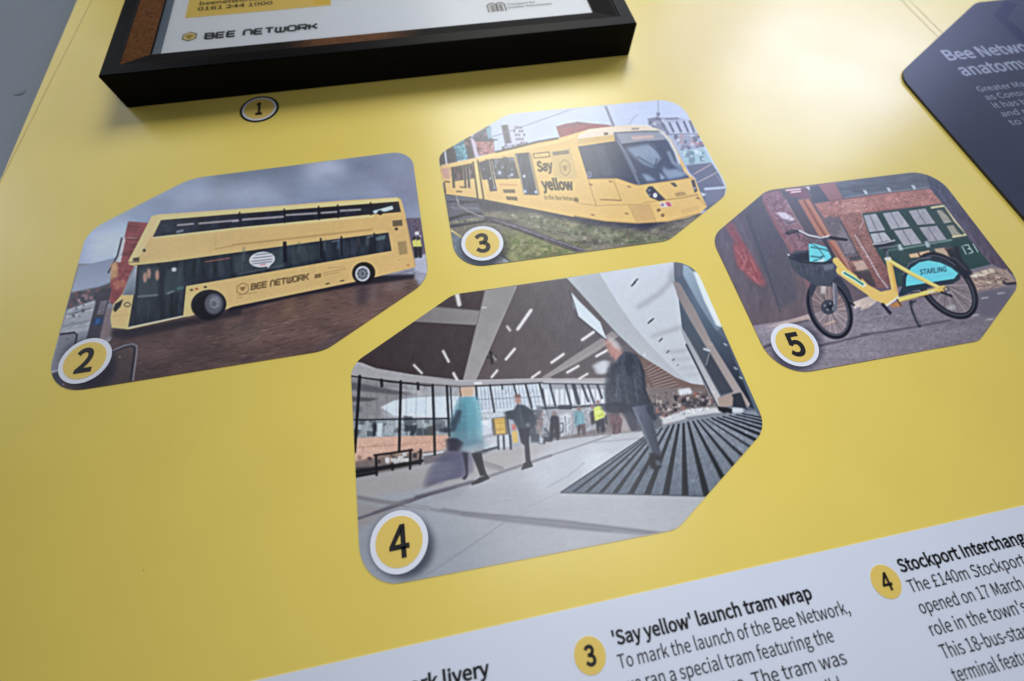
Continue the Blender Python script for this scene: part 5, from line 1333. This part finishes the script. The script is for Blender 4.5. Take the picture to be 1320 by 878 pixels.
    c.B(g, 2600, 5, -9, .10, .4); c.B(q('L', [(840, 150), (1060, 98), (1250, 215), (920, 300)]), 260, 5, 10, .28, .6); c.B(q('J', [(520, 60), (720, 230), (1240, 900), (1150, 960), (860, 590), (560, 205)]), 500, 6, 52, .16, .3); c.B(q('J', [(10, 412), (655, 334), (860, 590), (1000, 990), (300, 1000)]), 500, 6, 60, .09, .3)
    # ---- bicycle
    Y = (214, 168, 88); DK = (50, 52, 62)
    # front wheel
    fc, fa, fb = q('K', [(1000, 302)])[0], np.array((165, 27)), np.array((34, 224))
    P('K', [(930, 70), (1040, 60), (1130, 140), (1165, 260), (1000, 300)], (120, 92, 92), 2, .5)
    c.E(fc, fa * .86, fb * .88, (132, 112, 112), 1, .5)
    for k in range(18):
        t = math.radians(k * 20); c.L([np.array(fc), np.array(fc) + fa * math.cos(t) * .9 + fb * math.sin(t) * .92], 4, (186, 174, 172) if k % 3 else (70, 64, 72), .15, .75)
    P('K', [(930, 110), (980, 100), (960, 180), (925, 180)], (196, 190, 190), 1, .6); L('K', [(960, 430), (1040, 400)], 12, (206, 170, 146), .8, .7); L('K', [(1050, 310), (1120, 300)], 10, (190, 160, 146), .8, .6)
    c.E(fc, fa, fb, (52, 52, 64), .3, 1, w=44); c.E(fc, fa * .93, fb * .95, (128, 124, 134), .3, .65, w=6); c.E(fc, fa * 1.02, fb * 1.02, (34, 34, 46), .3, .9, w=20)
    c.E(q('K', [(992, 288)])[0], 62, 60, (62, 64, 76), .5); c.E(q('K', [(1010, 282)])[0], 30, 34, (44, 46, 58), .5); c.E(q('K', [(1035, 300)])[0], 16, 18, (120, 122, 134), .5)
    L('K', [(1035, 40), (1048, 180), (1045, 300)], 34, (96, 96, 108), .3); L('K', [(1028, 60), (1038, 260)], 8, (156, 156, 166), .3, .8)
    P('K', [(830, 200), (840, 110), (900, 30), (1000, 10), (1090, 50), (1160, 150), (1195, 265), (1150, 220), (1080, 110), (990, 75), (900, 110), (860, 200)], (56, 58, 70), .4)
    L('K', [(1160, 250), (1198, 272)], 14, (36, 36, 46), .3)
    # basket
    P('I', [(655, 752), (720, 715), (845, 700), (1020, 740), (1045, 800), (1060, 890), (1000, 1000), (880, 990), (740, 900), (700, 850)], (66, 70, 82), .4)
    c.N(q('I', [(655, 752), (845, 700), (1045, 800), (1060, 890), (880, 940), (700, 850)]), .2, 3)
    P('I', [(700, 745), (830, 720), (835, 790), (740, 790)], (40, 46, 56), .5, .9); P('I', [(945, 830), (1030, 815), (1035, 855), (960, 870)], (104, 110, 122), .6, .8)
    P('I', [(830, 655), (870, 650), (985, 685), (1010, 720), (1016, 762), (960, 805), (838, 798)], (92, 180, 192), .3)
    for a, w in (([(850, 680), (960, 700), (985, 712)], 12), ([(850, 755), (925, 765), (945, 755)], 12), ([(870, 790), (930, 780), (940, 755)], 10)): L('I', a, w, (48, 92, 104), .3, .85)
    P('I', [(900, 790), (960, 772), (950, 805)], (206, 216, 220), .5, .8); c.E(q('I', [(664, 752)])[0], 12, 14, (214, 206, 210), .4)
    L('I', [(655, 752), (760, 800), (900, 812), (1020, 800)], 14, (44, 46, 58), .4)
    # handlebars
    L('I', [(650, 566), (700, 548), (760, 556), (830, 590), (900, 604), (1000, 612), (1136, 622)], 20, (58, 52, 62), .4); L('I', [(755, 548), (830, 585), (930, 606), (1000, 590)], 13, (202, 196, 204), .4, .9)
    L('I', [(1000, 600), (1136, 622)], 16, (30, 32, 44), .3); L('I', [(650, 540), (740, 572)], 12, (90, 84, 94), .5, .8); L('I', [(890, 630), (1000, 620)], 14, (96, 100, 112), .5, .9); L('I', [(660, 580), (720, 560)], 9, (40, 36, 46), .4)
    L('I', [(960, 620), (1010, 720), (1050, 800)], 30, (66, 66, 74), .4)
    # rear wheel
    rc, ra, rb = q('L', [(690, 240)])[0], np.array((222, 52)), np.array((70, 242))
    c.E(rc, ra * .9, rb * .92, (122, 108, 110), .8, .55)
    for k in range(20):
        t = math.radians(k * 18 + 5); c.L([np.array(rc), np.array(rc) + ra * math.cos(t) * .92 + rb * math.sin(t) * .93], 4, (186, 176, 174) if k % 2 else (66, 60, 68), .15, .75)
    c.E(rc, ra, rb, (32, 34, 46), .3, 1, w=50); c.E(rc, ra * .97, rb * .98, (112, 110, 122), .3, .75, w=7)
    P('L', [(690, 405), (760, 395), (770, 430), (700, 435)], (170, 168, 174), 1.2, .6)
    # guard
    P('L', [(300, 318), (335, 240), (335, 130), (390, 50), (480, 10), (560, 5), (660, 30), (760, 95), (810, 140), (800, 190), (740, 225), (560, 255), (420, 285), (330, 325)], (42, 56, 66), .4)
    L('L', [(338, 150), (390, 62), (480, 20), (560, 14)], 9, (120, 124, 136), .4, .7)
    P('L', [(362, 245), (365, 175), (400, 100), (470, 52), (545, 36), (640, 54), (730, 96), (785, 140), (752, 184), (600, 208)], (88, 184, 198), .3)
    c.T('STARLING', q('L', [(476, 152)])[0], q('L', [(690, 124)])[0], (-2, -40), (38, 72, 86), .02)
    P('L', [(760, 80), (800, 60), (880, 140), (860, 190), (820, 160)], (34, 36, 46), .5); L('L', [(770, -60), (800, 40), (880, 140)], 40, (36, 36, 46), .8, .9); L('L', [(700, 10), (760, 20), (850, 110)], 12, (60, 60, 70), .4)
    # frame tubes
    L('L', [(222, 30), (250, 170), (278, 320)], 47, Y, .3); L('L', [(236, 40), (262, 170), (286, 300)], 12, (184, 134, 54), .4, .7)
    L('L', [(230, 40), (420, 150), (640, 262)], 30, (226, 186, 104), .3); L('L', [(230, 52), (420, 164), (630, 268)], 8, (176, 128, 58), .3, .7)
    L('L', [(315, 352), (480, 310), (670, 258)], 36, (224, 178, 92), .3); L('L', [(540, 300), (590, 285)], 12, (180, 184, 190), .4, .9); L('L', [(330, 368), (660, 276)], 7, (150, 108, 52), .4, .7)
    c.E(q('L', [(648, 268)])[0], 30, 26, (216, 164, 76), .4); L('L', [(650, 292), (730, 325)], 18, (40, 40, 50), .4); L('L', [(660, 262), (720, 300)], 8, (140, 140, 150), .3)
    L('I', [(1050, 790), (1130, 880), (1200, 930)], 50, (214, 168, 88), .4); L('K', [(1085, -10), (1200, 75), (1330, 165)], 66, (214, 168, 88), .3)
    L('K', [(1330, 165), (1254 + 100, 190), (1254 + 215, 240)], 66, Y, .3); P('L', [(0, 175), (60, 235), (160, 290), (270, 265), (300, 330), (210, 395), (140, 350), (20, 260)], Y, .4)
    L('K', [(1115, 10), (1200, 60), (1275, 110)], 34, (226, 216, 178), .3); L('K', [(1120, 12), (1200, 58), (1268, 104)], 19, (52, 128, 116), .2)
    L('L', [(205, 400), (300, 335)], 12, (230, 222, 206), .3); P('L', [(235, 395), (300, 360), (332, 385), (330, 408), (255, 418)], (164, 112, 72), .5); L('L', [(290, 350), (325, 404)], 10, (70, 56, 50), .3)
    L('L', [(175, 392), (200, 420), (235, 462)], 26, (48, 46, 58), .3)
    L('L', [(402, 372), (412, 430), (440, 500), (472, 566)], 26, (56, 54, 66), .3); L('L', [(412, 400), (440, 480), (474, 556)], 7, (140, 136, 144), .3, .7); L('L', [(395, 380), (440, 365)], 16, (60, 58, 68), .3)
    for a in ([(700, 560), (800, 620), (900, 680), (960, 760)], [(740, 552), (760, 620), (830, 660)], [(930, 606), (960, 650), (1000, 690)]): L('I', a, 5, (44, 44, 54), .2, .8)
    L('L', [(470, 330), (560, 318), (690, 300)], 6, (70, 60, 56), .2, .7); L('L', [(400, 300), (470, 292)], 10, (44, 52, 60), .3); c.E(q('L', [(690, 268)])[0], 20, 18, (70, 64, 62), .3, w=8)
    for x, y in ((1005, 260), (985, 310), (960, 275)): c.E(q('K', [(x, y)])[0], 9, 9, (134, 136, 146), .4, .8)
    for k in range(6): L('I', [(700 + k * 48, 800 + k * 6), (745 + k * 40, 895 + k * 8)], 5, (88, 92, 102), .3, .5)
    # saddle
    L('J', [(205, 640), (215, 780)], 22, (88, 90, 102), .3); c.E(q('J', [(215, 776)])[0], 28, 14, (206, 200, 196), .4, .8)
    P('J', [(90, 662), (150, 650), (230, 630), (276, 622), (282, 640), (225, 690), (200, 720), (160, 690), (110, 680)], (50, 50, 62), .4); L('J', [(100, 658), (180, 648), (272, 626)], 11, (196, 190, 198), .4, .85); L('J', [(150, 690), (300, 670)], 12, (120, 128, 134), .6, .7)
    shadow(c, (1024, 445), 33, 30)
    return c

# ------------------------------------------------------------------ setting
def grid_mesh(name, x0, x1, y0, y1, z, m):
    return mesh(name, [(x0, y0, z), (x1, y0, z), (x1, y1, z), (x0, y1, z)], [(0, 1, 2, 3)], m)
BT = 0.03                                   # board thickness
surface = grid_mesh('backing_surface', -14, 14, -8, 14, -BT, M_grey)
surface['kind'] = 'structure'

# ------------------------------------------------------------------ the yellow board
XL_, XR_, YB_, YT_ = -1.4407, 4.2, -2.4, 3.4
board = thing('display_board', 'large yellow display board carrying photographs and a white caption strip', 'display board', (1.0, 0.5, -BT))
bv, bf = slab([(XL_, YB_), (XR_, YB_), (XR_, YT_), (XL_, YT_)], -BT + 0.0003, 0.0)
mesh('panel', bv, bf, [M_yellow, M_board_edge], board, [0] + [1] * (len(bf) - 1))
def seam(a, b, w=0.004):
    vs_, fs_ = [], []
    a, b = np.array(a, float), np.array(b, float); d = (b - a) / np.linalg.norm(b - a); n = np.array((-d[1], d[0])) * w / 2
    slab([a - n, b - n, b + n, a + n], 0.0002, 0.0010, vs_, fs_)
    mesh('film_edge', vs_, fs_, M_seam, board)
seam((-1.372, 2.45), (-1.440, 1.25)); seam((2.108, 3.3), (2.108, 1.0)); seam((2.143, 3.3), (2.143, 1.0))

# white caption strip along the foot of the board
strip_top = -0.2071
sv, sf = slab([(XL_ + 0.0, YB_ + .01), (XR_ - .01, YB_ + .01), (XR_ - .01, strip_top + 0.004), (-0.56, strip_top - 0.003), (XL_, strip_top - 0.012)], 0.0002, 0.0010)
strip = mesh('caption_strip', sv, sf, M_white, board)
sub(strip, board)
LS = 0.0394
def caption(x, y0, heading, hx1, lines, num, disc):
    f = Flat(0.0016); f.text(heading, (x, y0), (hx1, y0), 0.0238, 0.034); f.build('caption_heading', M_ink, strip)
    f = Flat(0.0016)
    for i, (s_, x1) in enumerate(lines):
        f.text(s_, (x, y0 - LS * (i + 1)), (x1, y0 - LS * (i + 1)), 0.0232, 0.006)
    f.build('caption_text', M_ink, strip)
    if num:
        dv, df = slab(circle(disc, 0.0325), 0.0010, 0.0018)
        mesh('number_disc', dv, df, M_disc, strip)
        f = Flat(0.0024); numeral(f, num, disc, 0.0325); f.build('numeral', M_ink, strip)

def numeral(f, s_, c, r, k=1.0):
    """heavy numeral centred on a disc"""
    h = r * k; w = h * (.40 if s_ == '1' else .70)
    f.text(s_, (c[0] - w / 2, c[1] - h / 2), (c[0] + w / 2, c[1] - h / 2), h, 0.026 if s_ == '4' else 0.038)

y3 = -0.2878
caption(-0.486, y3, 'The Bee Network livery', -0.0836, [('The first buses carrying', -0.15)], '2', (-0.545, -0.292))
caption(0.1745, y3, '\'Say yellow\' launch tram wrap', 0.6215, [('To mark the launch of the Bee Network,', 0.6882), ('we ran a special tram featuring the', 0.6300), ('yellow message. The tram was', 0.6372), ('seen around the city to help build', 0.6050)], '3', (0.1213, -0.2944))
caption(0.838, y3 + 0.0095, 'Stockport Interchange', 1.175, [('The \u00a3140m Stockport', 1.1275), ('opened on 17 March', 1.0905), ('role in the town\'s', 1.069), ('This 18-bus-stand', 1.062), ('terminal features', 1.045)], '4', (0.7946, -0.2881))

# ------------------------------------------------------------------ number badges
def badge(parent, c, num, r=0.0642, rim=M_ring, face=M_disc, z=PZ):
    bv_, bf_ = slab(circle(c, r), z - 0.0006, z + 0.0012)
    b = mesh('number_badge', bv_, bf_, rim, parent)
    sub(b, parent)
    fv, ff = slab(circle(c, r * 0.815), z + 0.0012, z + 0.0018)
    mesh('badge_face', fv, ff, face, b)
    f = Flat(z + 0.0024); numeral(f, num, c, r); f.build('numeral', M_ink, b)
    return b
b1 = np.array((-0.6417, 1.4838))
dv, df = slab(circle(b1, 0.0688), 0.0002, 0.0008)
ring1 = mesh('number_badge', dv, df, M_ink, board); sub(ring1, board)
dv, df = slab(circle(b1, 0.0600), 0.0008, 0.0013); mesh('badge_rim', dv, df, M_ring, ring1)
dv, df = slab(circle(b1, 0.0525), 0.0013, 0.0018); mesh('badge_face', dv, df, M_disc, ring1)
f = Flat(0.0024); numeral(f, '1', b1, 0.0600); f.build('numeral', M_ink, ring1)

# ------------------------------------------------------------------ printed photographs
GRP = 'photographs printed on the yellow board'
QUICK = False
def photo(paint, edges, radii, label, num, bc, step, **kw):
    corners, out = edges_outline(edges, radii)
    ctr = out.mean(0)
    t = thing('printed_photograph', label, 'photograph', (ctr[0], ctr[1], 0.0), GRP)
    vs_, fs_ = slab(out, 0.0002, PZ - 0.0003)
    mesh('print_backing', vs_, fs_, M_ink, t)
    print_mesh('picture', out, paint(), step, t, **kw)
    badge(t, bc, num)
    return t

ST = 0.0019
photo(paint_bus, [((64.8, 476), (100.2, 344)), ((128.8, 290.3), (235.1, 236.1)), ((310, 222.3), (500, 198.0)), ((532.4, 207.6), (549.2, 329.7)), ((526.5, 379.2), (426, 447.2)), ((410.3, 453.7), (300, 471.4))],
      [.09, .16, .07, .09, .10, .10], 'photograph of a yellow double-decker bus on brick paving under a cloudy sky', '2', (-1.0267, 0.5655), ST, gain=(.79, .81, .82), lift=.004)
photo(paint_tram, [((584.3, 318.9), (570.7, 236)), ((572.5, 195.2), (648.9, 151.1)), ((658.4, 147.1), (861.2, 128.4)), ((889.9, 155.1), (933.8, 234.8)), ((920.2, 263.8), (866, 306.8)), ((854.8, 311.6), (660, 338))],
      [.06, .10, .09, .08, .08, .09], 'photograph of a yellow articulated tram on grassy tracks, between the bus and bicycle pictures', '3', (0.0624, 0.7583), ST * 1.05, gain=(.88, .86, .82), lift=.026)
photo(paint_hall, [((464.3, 728.2), (453.0, 490)), ((466.7, 461.2), (579.4, 383.3)), ((595.8, 378.2), (864.9, 338.4)), ((904.5, 363), (972.6, 516.9)), ((961.6, 581.1), (882.5, 671)), ((850, 687), (542.3, 746.6))],
      [.06, .07, .07, .07, .07, .09], 'photograph of people walking through a bus station hall with a striped floor mat', '4', (-0.2454, -0.0142), ST, gain=(.86, .82, .84), lift=.010)
photo(paint_bike, [((989.7, 461.6), (938.7, 353.2)), ((933.9, 291.3), (980.2, 252.3)), ((999.3, 244.3), (1173.8, 222.8)), ((1221.6, 243.5), (1299.8, 345.5)), ((1306.1, 377.8), (1269.5, 428.9)), ((1255.1, 440.8), (1021.6, 483.2))],
      [.08, .10, .09, .08, .06, .10], 'photograph of a yellow bicycle with a turquoise wheel guard parked by a red brick wall', '5', (0.8570, 0.2738), ST, gain=(.68, .65, .67), lift=.008)

# ------------------------------------------------------------------ black box frame with a poster in it
FZ, PZ0 = 0.115, 0.088
fx0, fx1, fy0, fy1 = -1.1045, 0.7790, 1.5660, 2.90
frame = thing('picture_frame', 'deep black box frame standing on the yellow board around a white poster', 'frame', ((fx0 + fx1) / 2, (fy0 + fy1) / 2, 0))
LIP, BEV = 0.050, 0.078
def rail(a, b, c, d, bm=None):
    """one mitred moulding side: outer ends a, b and the frame's inward directions at each end"""
    a, b = np.array(a), np.array(b); ia, ib = np.array(c), np.array(d)
    prof = [(0.0, 0.0015), (0.0, FZ - 0.003), (0.003, FZ), (LIP, FZ), (LIP + .003, FZ - .004), (LIP + BEV, PZ0 + 0.006), (LIP + BEV, 0.0015)]
    vs_ = [(*(a + ia * o), z) for o, z in prof] + [(*(b + ib * o), z) for o, z in prof]
    n = len(prof); fs_ = []; mi = []
    for i in range(n):
        j = (i + 1) % n; fs_.append((i, i + n, j + n, j)); mi.append(1 if i in (1, 2, 3) else 0)
    fs_ += [tuple(range(n)), tuple(range(2 * n - 1, n - 1, -1))]; mi += [0, 0]
    o = mesh('rail', vs_, fs_, [M_black, M_lip], frame, mi)
    sub(o, frame)
    w = 0.0012
    bv_ = [(*(a + ia * (LIP + .006)), FZ - .0045 + w), (*(b + ib * (LIP + .006)), FZ - .0045 + w), (*(b + ib * (LIP + BEV)), PZ0 + .006 + w), (*(a + ia * (LIP + BEV)), PZ0 + .006 + w)]
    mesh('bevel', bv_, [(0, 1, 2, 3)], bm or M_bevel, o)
    return o
rail((fx0, fy0), (fx1, fy0), (1, 1), (-1, 1), M_warm_patch)
rail((fx0, fy1), (fx0, fy0), (1, -1), (1, 1), M_warm_bevel)
rail((fx1, fy0), (fx1, fy1), (-1, 1), (-1, -1))
rail((fx1, fy1), (fx0, fy1), (-1, -1), (1, -1))
px0, px1, py0, py1 = fx0 + LIP + BEV, fx1 - LIP - BEV, fy0 + LIP + BEV, fy1 - LIP - BEV
mesh('back_panel', *slab([(px0, py0), (px1, py0), (px1, py1), (px0, py1)], 0.0015, PZ0 - 0.004), M_black, frame)
mesh('mount_edge', [(px0 + .001, py0 + .001, PZ0 + .001), (px0 + .030, py0 + .001, PZ0 + .001), (px0 + .030, py1, PZ0 + .001), (px0 + .001, py1, PZ0 + .001)], [(0, 1, 2, 3)], M_mount, frame)
mesh('glass', [(px0, py0, PZ0 + .004), (px1, py0, PZ0 + .004), (px1, py1, PZ0 + .004), (px0, py1, PZ0 + .004)], [(0, 1, 2, 3)], M_glass, frame)

poster = thing('poster', 'white travel poster with black lettering lying inside the black box frame', 'poster', ((px0 + px1) / 2, (py0 + py1) / 2, PZ0 - .004))
mesh('sheet', *slab([(px0 + .002, py0 + .002), (px1 - .002, py0 + .002), (px1 - .002, py1 - .002), (px0 + .002, py1 - .002)], PZ0 - .0035, PZ0), M_paper, poster)
def pp(x, y): return pl(x, y, PZ0)
f = Flat(PZ0 + .0004)
a, b = pp(238.5, 23.6), pp(420, 6); f.poly([a, (b[0] + .02, a[1]), (b[0] + .02, py1 - .1), (a[0], py1 - .1)])
f.build('yellow_box', M_posteryel, poster)
f = Flat(PZ0 + .0006)
a2 = pp(404, 6.5); f.poly([(a2[0], a[1] + .012), (b[0] + .014, a[1] + .012), (b[0] + .014, a[1] + .10), (a2[0], a[1] + .10)])
f.build('deep_yellow_patch', M_posteryel2, poster)
f = Flat(PZ0 + .0009)
A, B = pp(254.5, 14.2), pp(351.5, 3.8); B[1] = A[1]
f.text('0161 244 1000', A, B, .0225, .025)
f.text('beenetwork.com', A + (0.003, .0365), (B[0] + .012, A[1] + .0365), .0225, .025)
f.build('phone_lettering', M_ink_brown, poster)
f = Flat(PZ0 + .0006)
st, W = network_word(); A, B = pp(264.5, 50.3), pp(408.5, 34.6); y_ = A[1]; up = .0315
for s_ in st: f.stroke([(A[0] + (B[0] - A[0]) * x / W, y_ + up * y) for x, y in s_], .0105)
f.build('network_lettering', M_charcoal, poster)
# six-sided bee emblem
hc = pp(244.5, 47.3); hr = .0265
def hexa(c, r): return [(c[0] + r * math.cos(t) * 1.02, c[1] + r * math.sin(t)) for t in np.radians(np.arange(30, 390, 60))]
f = Flat(PZ0 + .0006); f.poly(hexa(hc, hr), 1); f.z = PZ0 + .0009; f.stroke(hexa(hc, hr), .0036, 0, True)
for sg in (1, -1): f.poly([hc + (sg * .021, .011), hc + (sg * .004, .005), hc + (sg * .003, -.006), hc + (sg * .013, -.001)], 2)
f.z = PZ0 + .0012
f.poly([hc + (-.0055, .012), hc + (.0055, .012), hc + (.006, -.010), hc + (0, -.018), hc + (-.006, -.010)][::-1], 2)
f.build('bee_emblem', [M_charcoal, M_pale_gold, M_gold], poster)
# transport authority emblem: two arches of two lines each
f = Flat(PZ0 + .0006)
A, B = pp(630.5, 16.0), pp(652.5, 13.4); w_ = B[0] - A[0]; h_ = pp(641, 4.0)[1] - A[1]
for k in range(2):
    for q_ in (0.0, 0.0135):
        x0, x1 = A[0] + k * w_ * .5 + q_, A[0] + (k + 1) * w_ * .5 - q_ + (.0 if k else .002); r_ = (x1 - x0) / 2; cx_ = (x0 + x1) / 2; yt = A[1] + h_ - r_ - q_
        f.stroke([(x0, A[1])] + [(cx_ - r_ * math.cos(t), yt + r_ * math.sin(t)) for t in np.linspace(0, math.pi, 13)] + [(x1, A[1])], .0088)
f.build('arch_emblem', M_charcoal, poster)
f = Flat(PZ0 + .0006)
A, B = pp(655, 11.3), pp(712, 5.8)
f.text('Greater Manchester', A, (B[0], A[1]), .0135, .022); f.text('Transport for', A + (0, .021), (A[0] + (B[0] - A[0]) * .64, A[1] + .021), .0135, .022)
f.build('authority_lettering', M_charcoal, poster)

# ------------------------------------------------------------------ navy plate at the right
NZ = 0.008
x0 = 1.7925
plate_out = fillet([(x0, -0.35), (x0, 1.272), (2.415, 1.664), (3.6, 1.664), (3.6, -0.35)], [.12, .115, .12, .12, .12])
plate = thing('information_plate', 'dark navy information plate with cut corners and pale lettering, right of the bicycle photograph', 'plate', (2.6, 0.6, 0))
vs_, fs_ = slab(plate_out, 0.0006, NZ)
top_face = [i for i, q_ in enumerate(fs_) if all(vs_[k][2] == NZ for k in q_)]
mesh('plate', vs_, fs_, [M_navy, M_navy_edge], plate, [0 if i in top_face else 1 for i in range(len(fs_))])
f = Flat(NZ + .0004)
cz = lambda x, y: pl(x, y, NZ)
tx = 2.0418
f.text('Bee Network', (tx, 1.3150), (tx + .455, 1.3150), .062, .022); f.text('anatomy', (tx, 1.2200), (tx + .315, 1.2200), .062, .022)
f.build('plate_heading', M_navy_text, plate)
f = Flat(NZ + .0004)
for i, (s_, w_) in enumerate((('Greater Manchester', .375), ('as Consultation', .31), ('it has been', .215), ('and runs', .175), ('to its', .11))):
    f.text(s_, (tx, 1.1240 - .0462 * i), (tx + w_, 1.1240 - .0462 * i), .0285, .002)
f.build('plate_text', M_navy_text, plate)
f = Flat(NZ + .0002)
q1, q2, q3 = cz(1304, 3), cz(1290, 22), cz(1322, 52)
f.stroke([q1, q2, q3], .05); d_ = (q3 - q2); f.stroke([q3, q3 + d_ * 1.2], .05)
f.build('motif', M_navy_dark, plate)

# ------------------------------------------------------------------ rivet in the grey surface
rc = pl(25.5, 118, -BT)
rv = []
rings = [(0.024, 0.0), (0.021, .0016), (.014, .0028), (.004, .0034)]
n = 28
for r_, z_ in rings: rv += [(rc[0] + r_ * math.cos(t), rc[1] + r_ * math.sin(t), -BT + .0003 + z_) for t in np.arange(n) * 2 * math.pi / n]
rf = [(k * n + i, k * n + (i + 1) % n, (k + 1) * n + (i + 1) % n, (k + 1) * n + i) for k in range(3) for i in range(n)] + [tuple(3 * n + i for i in range(n)), tuple(n - 1 - i for i in range(n))]
ro = mesh('rivet_head', rv, rf, M_rivet)
ro['label'] = 'small round rivet head in the grey surface left of the board'; ro['category'] = 'rivet'

for o in scene.objects:
    if '_base' in o: del o['_base']
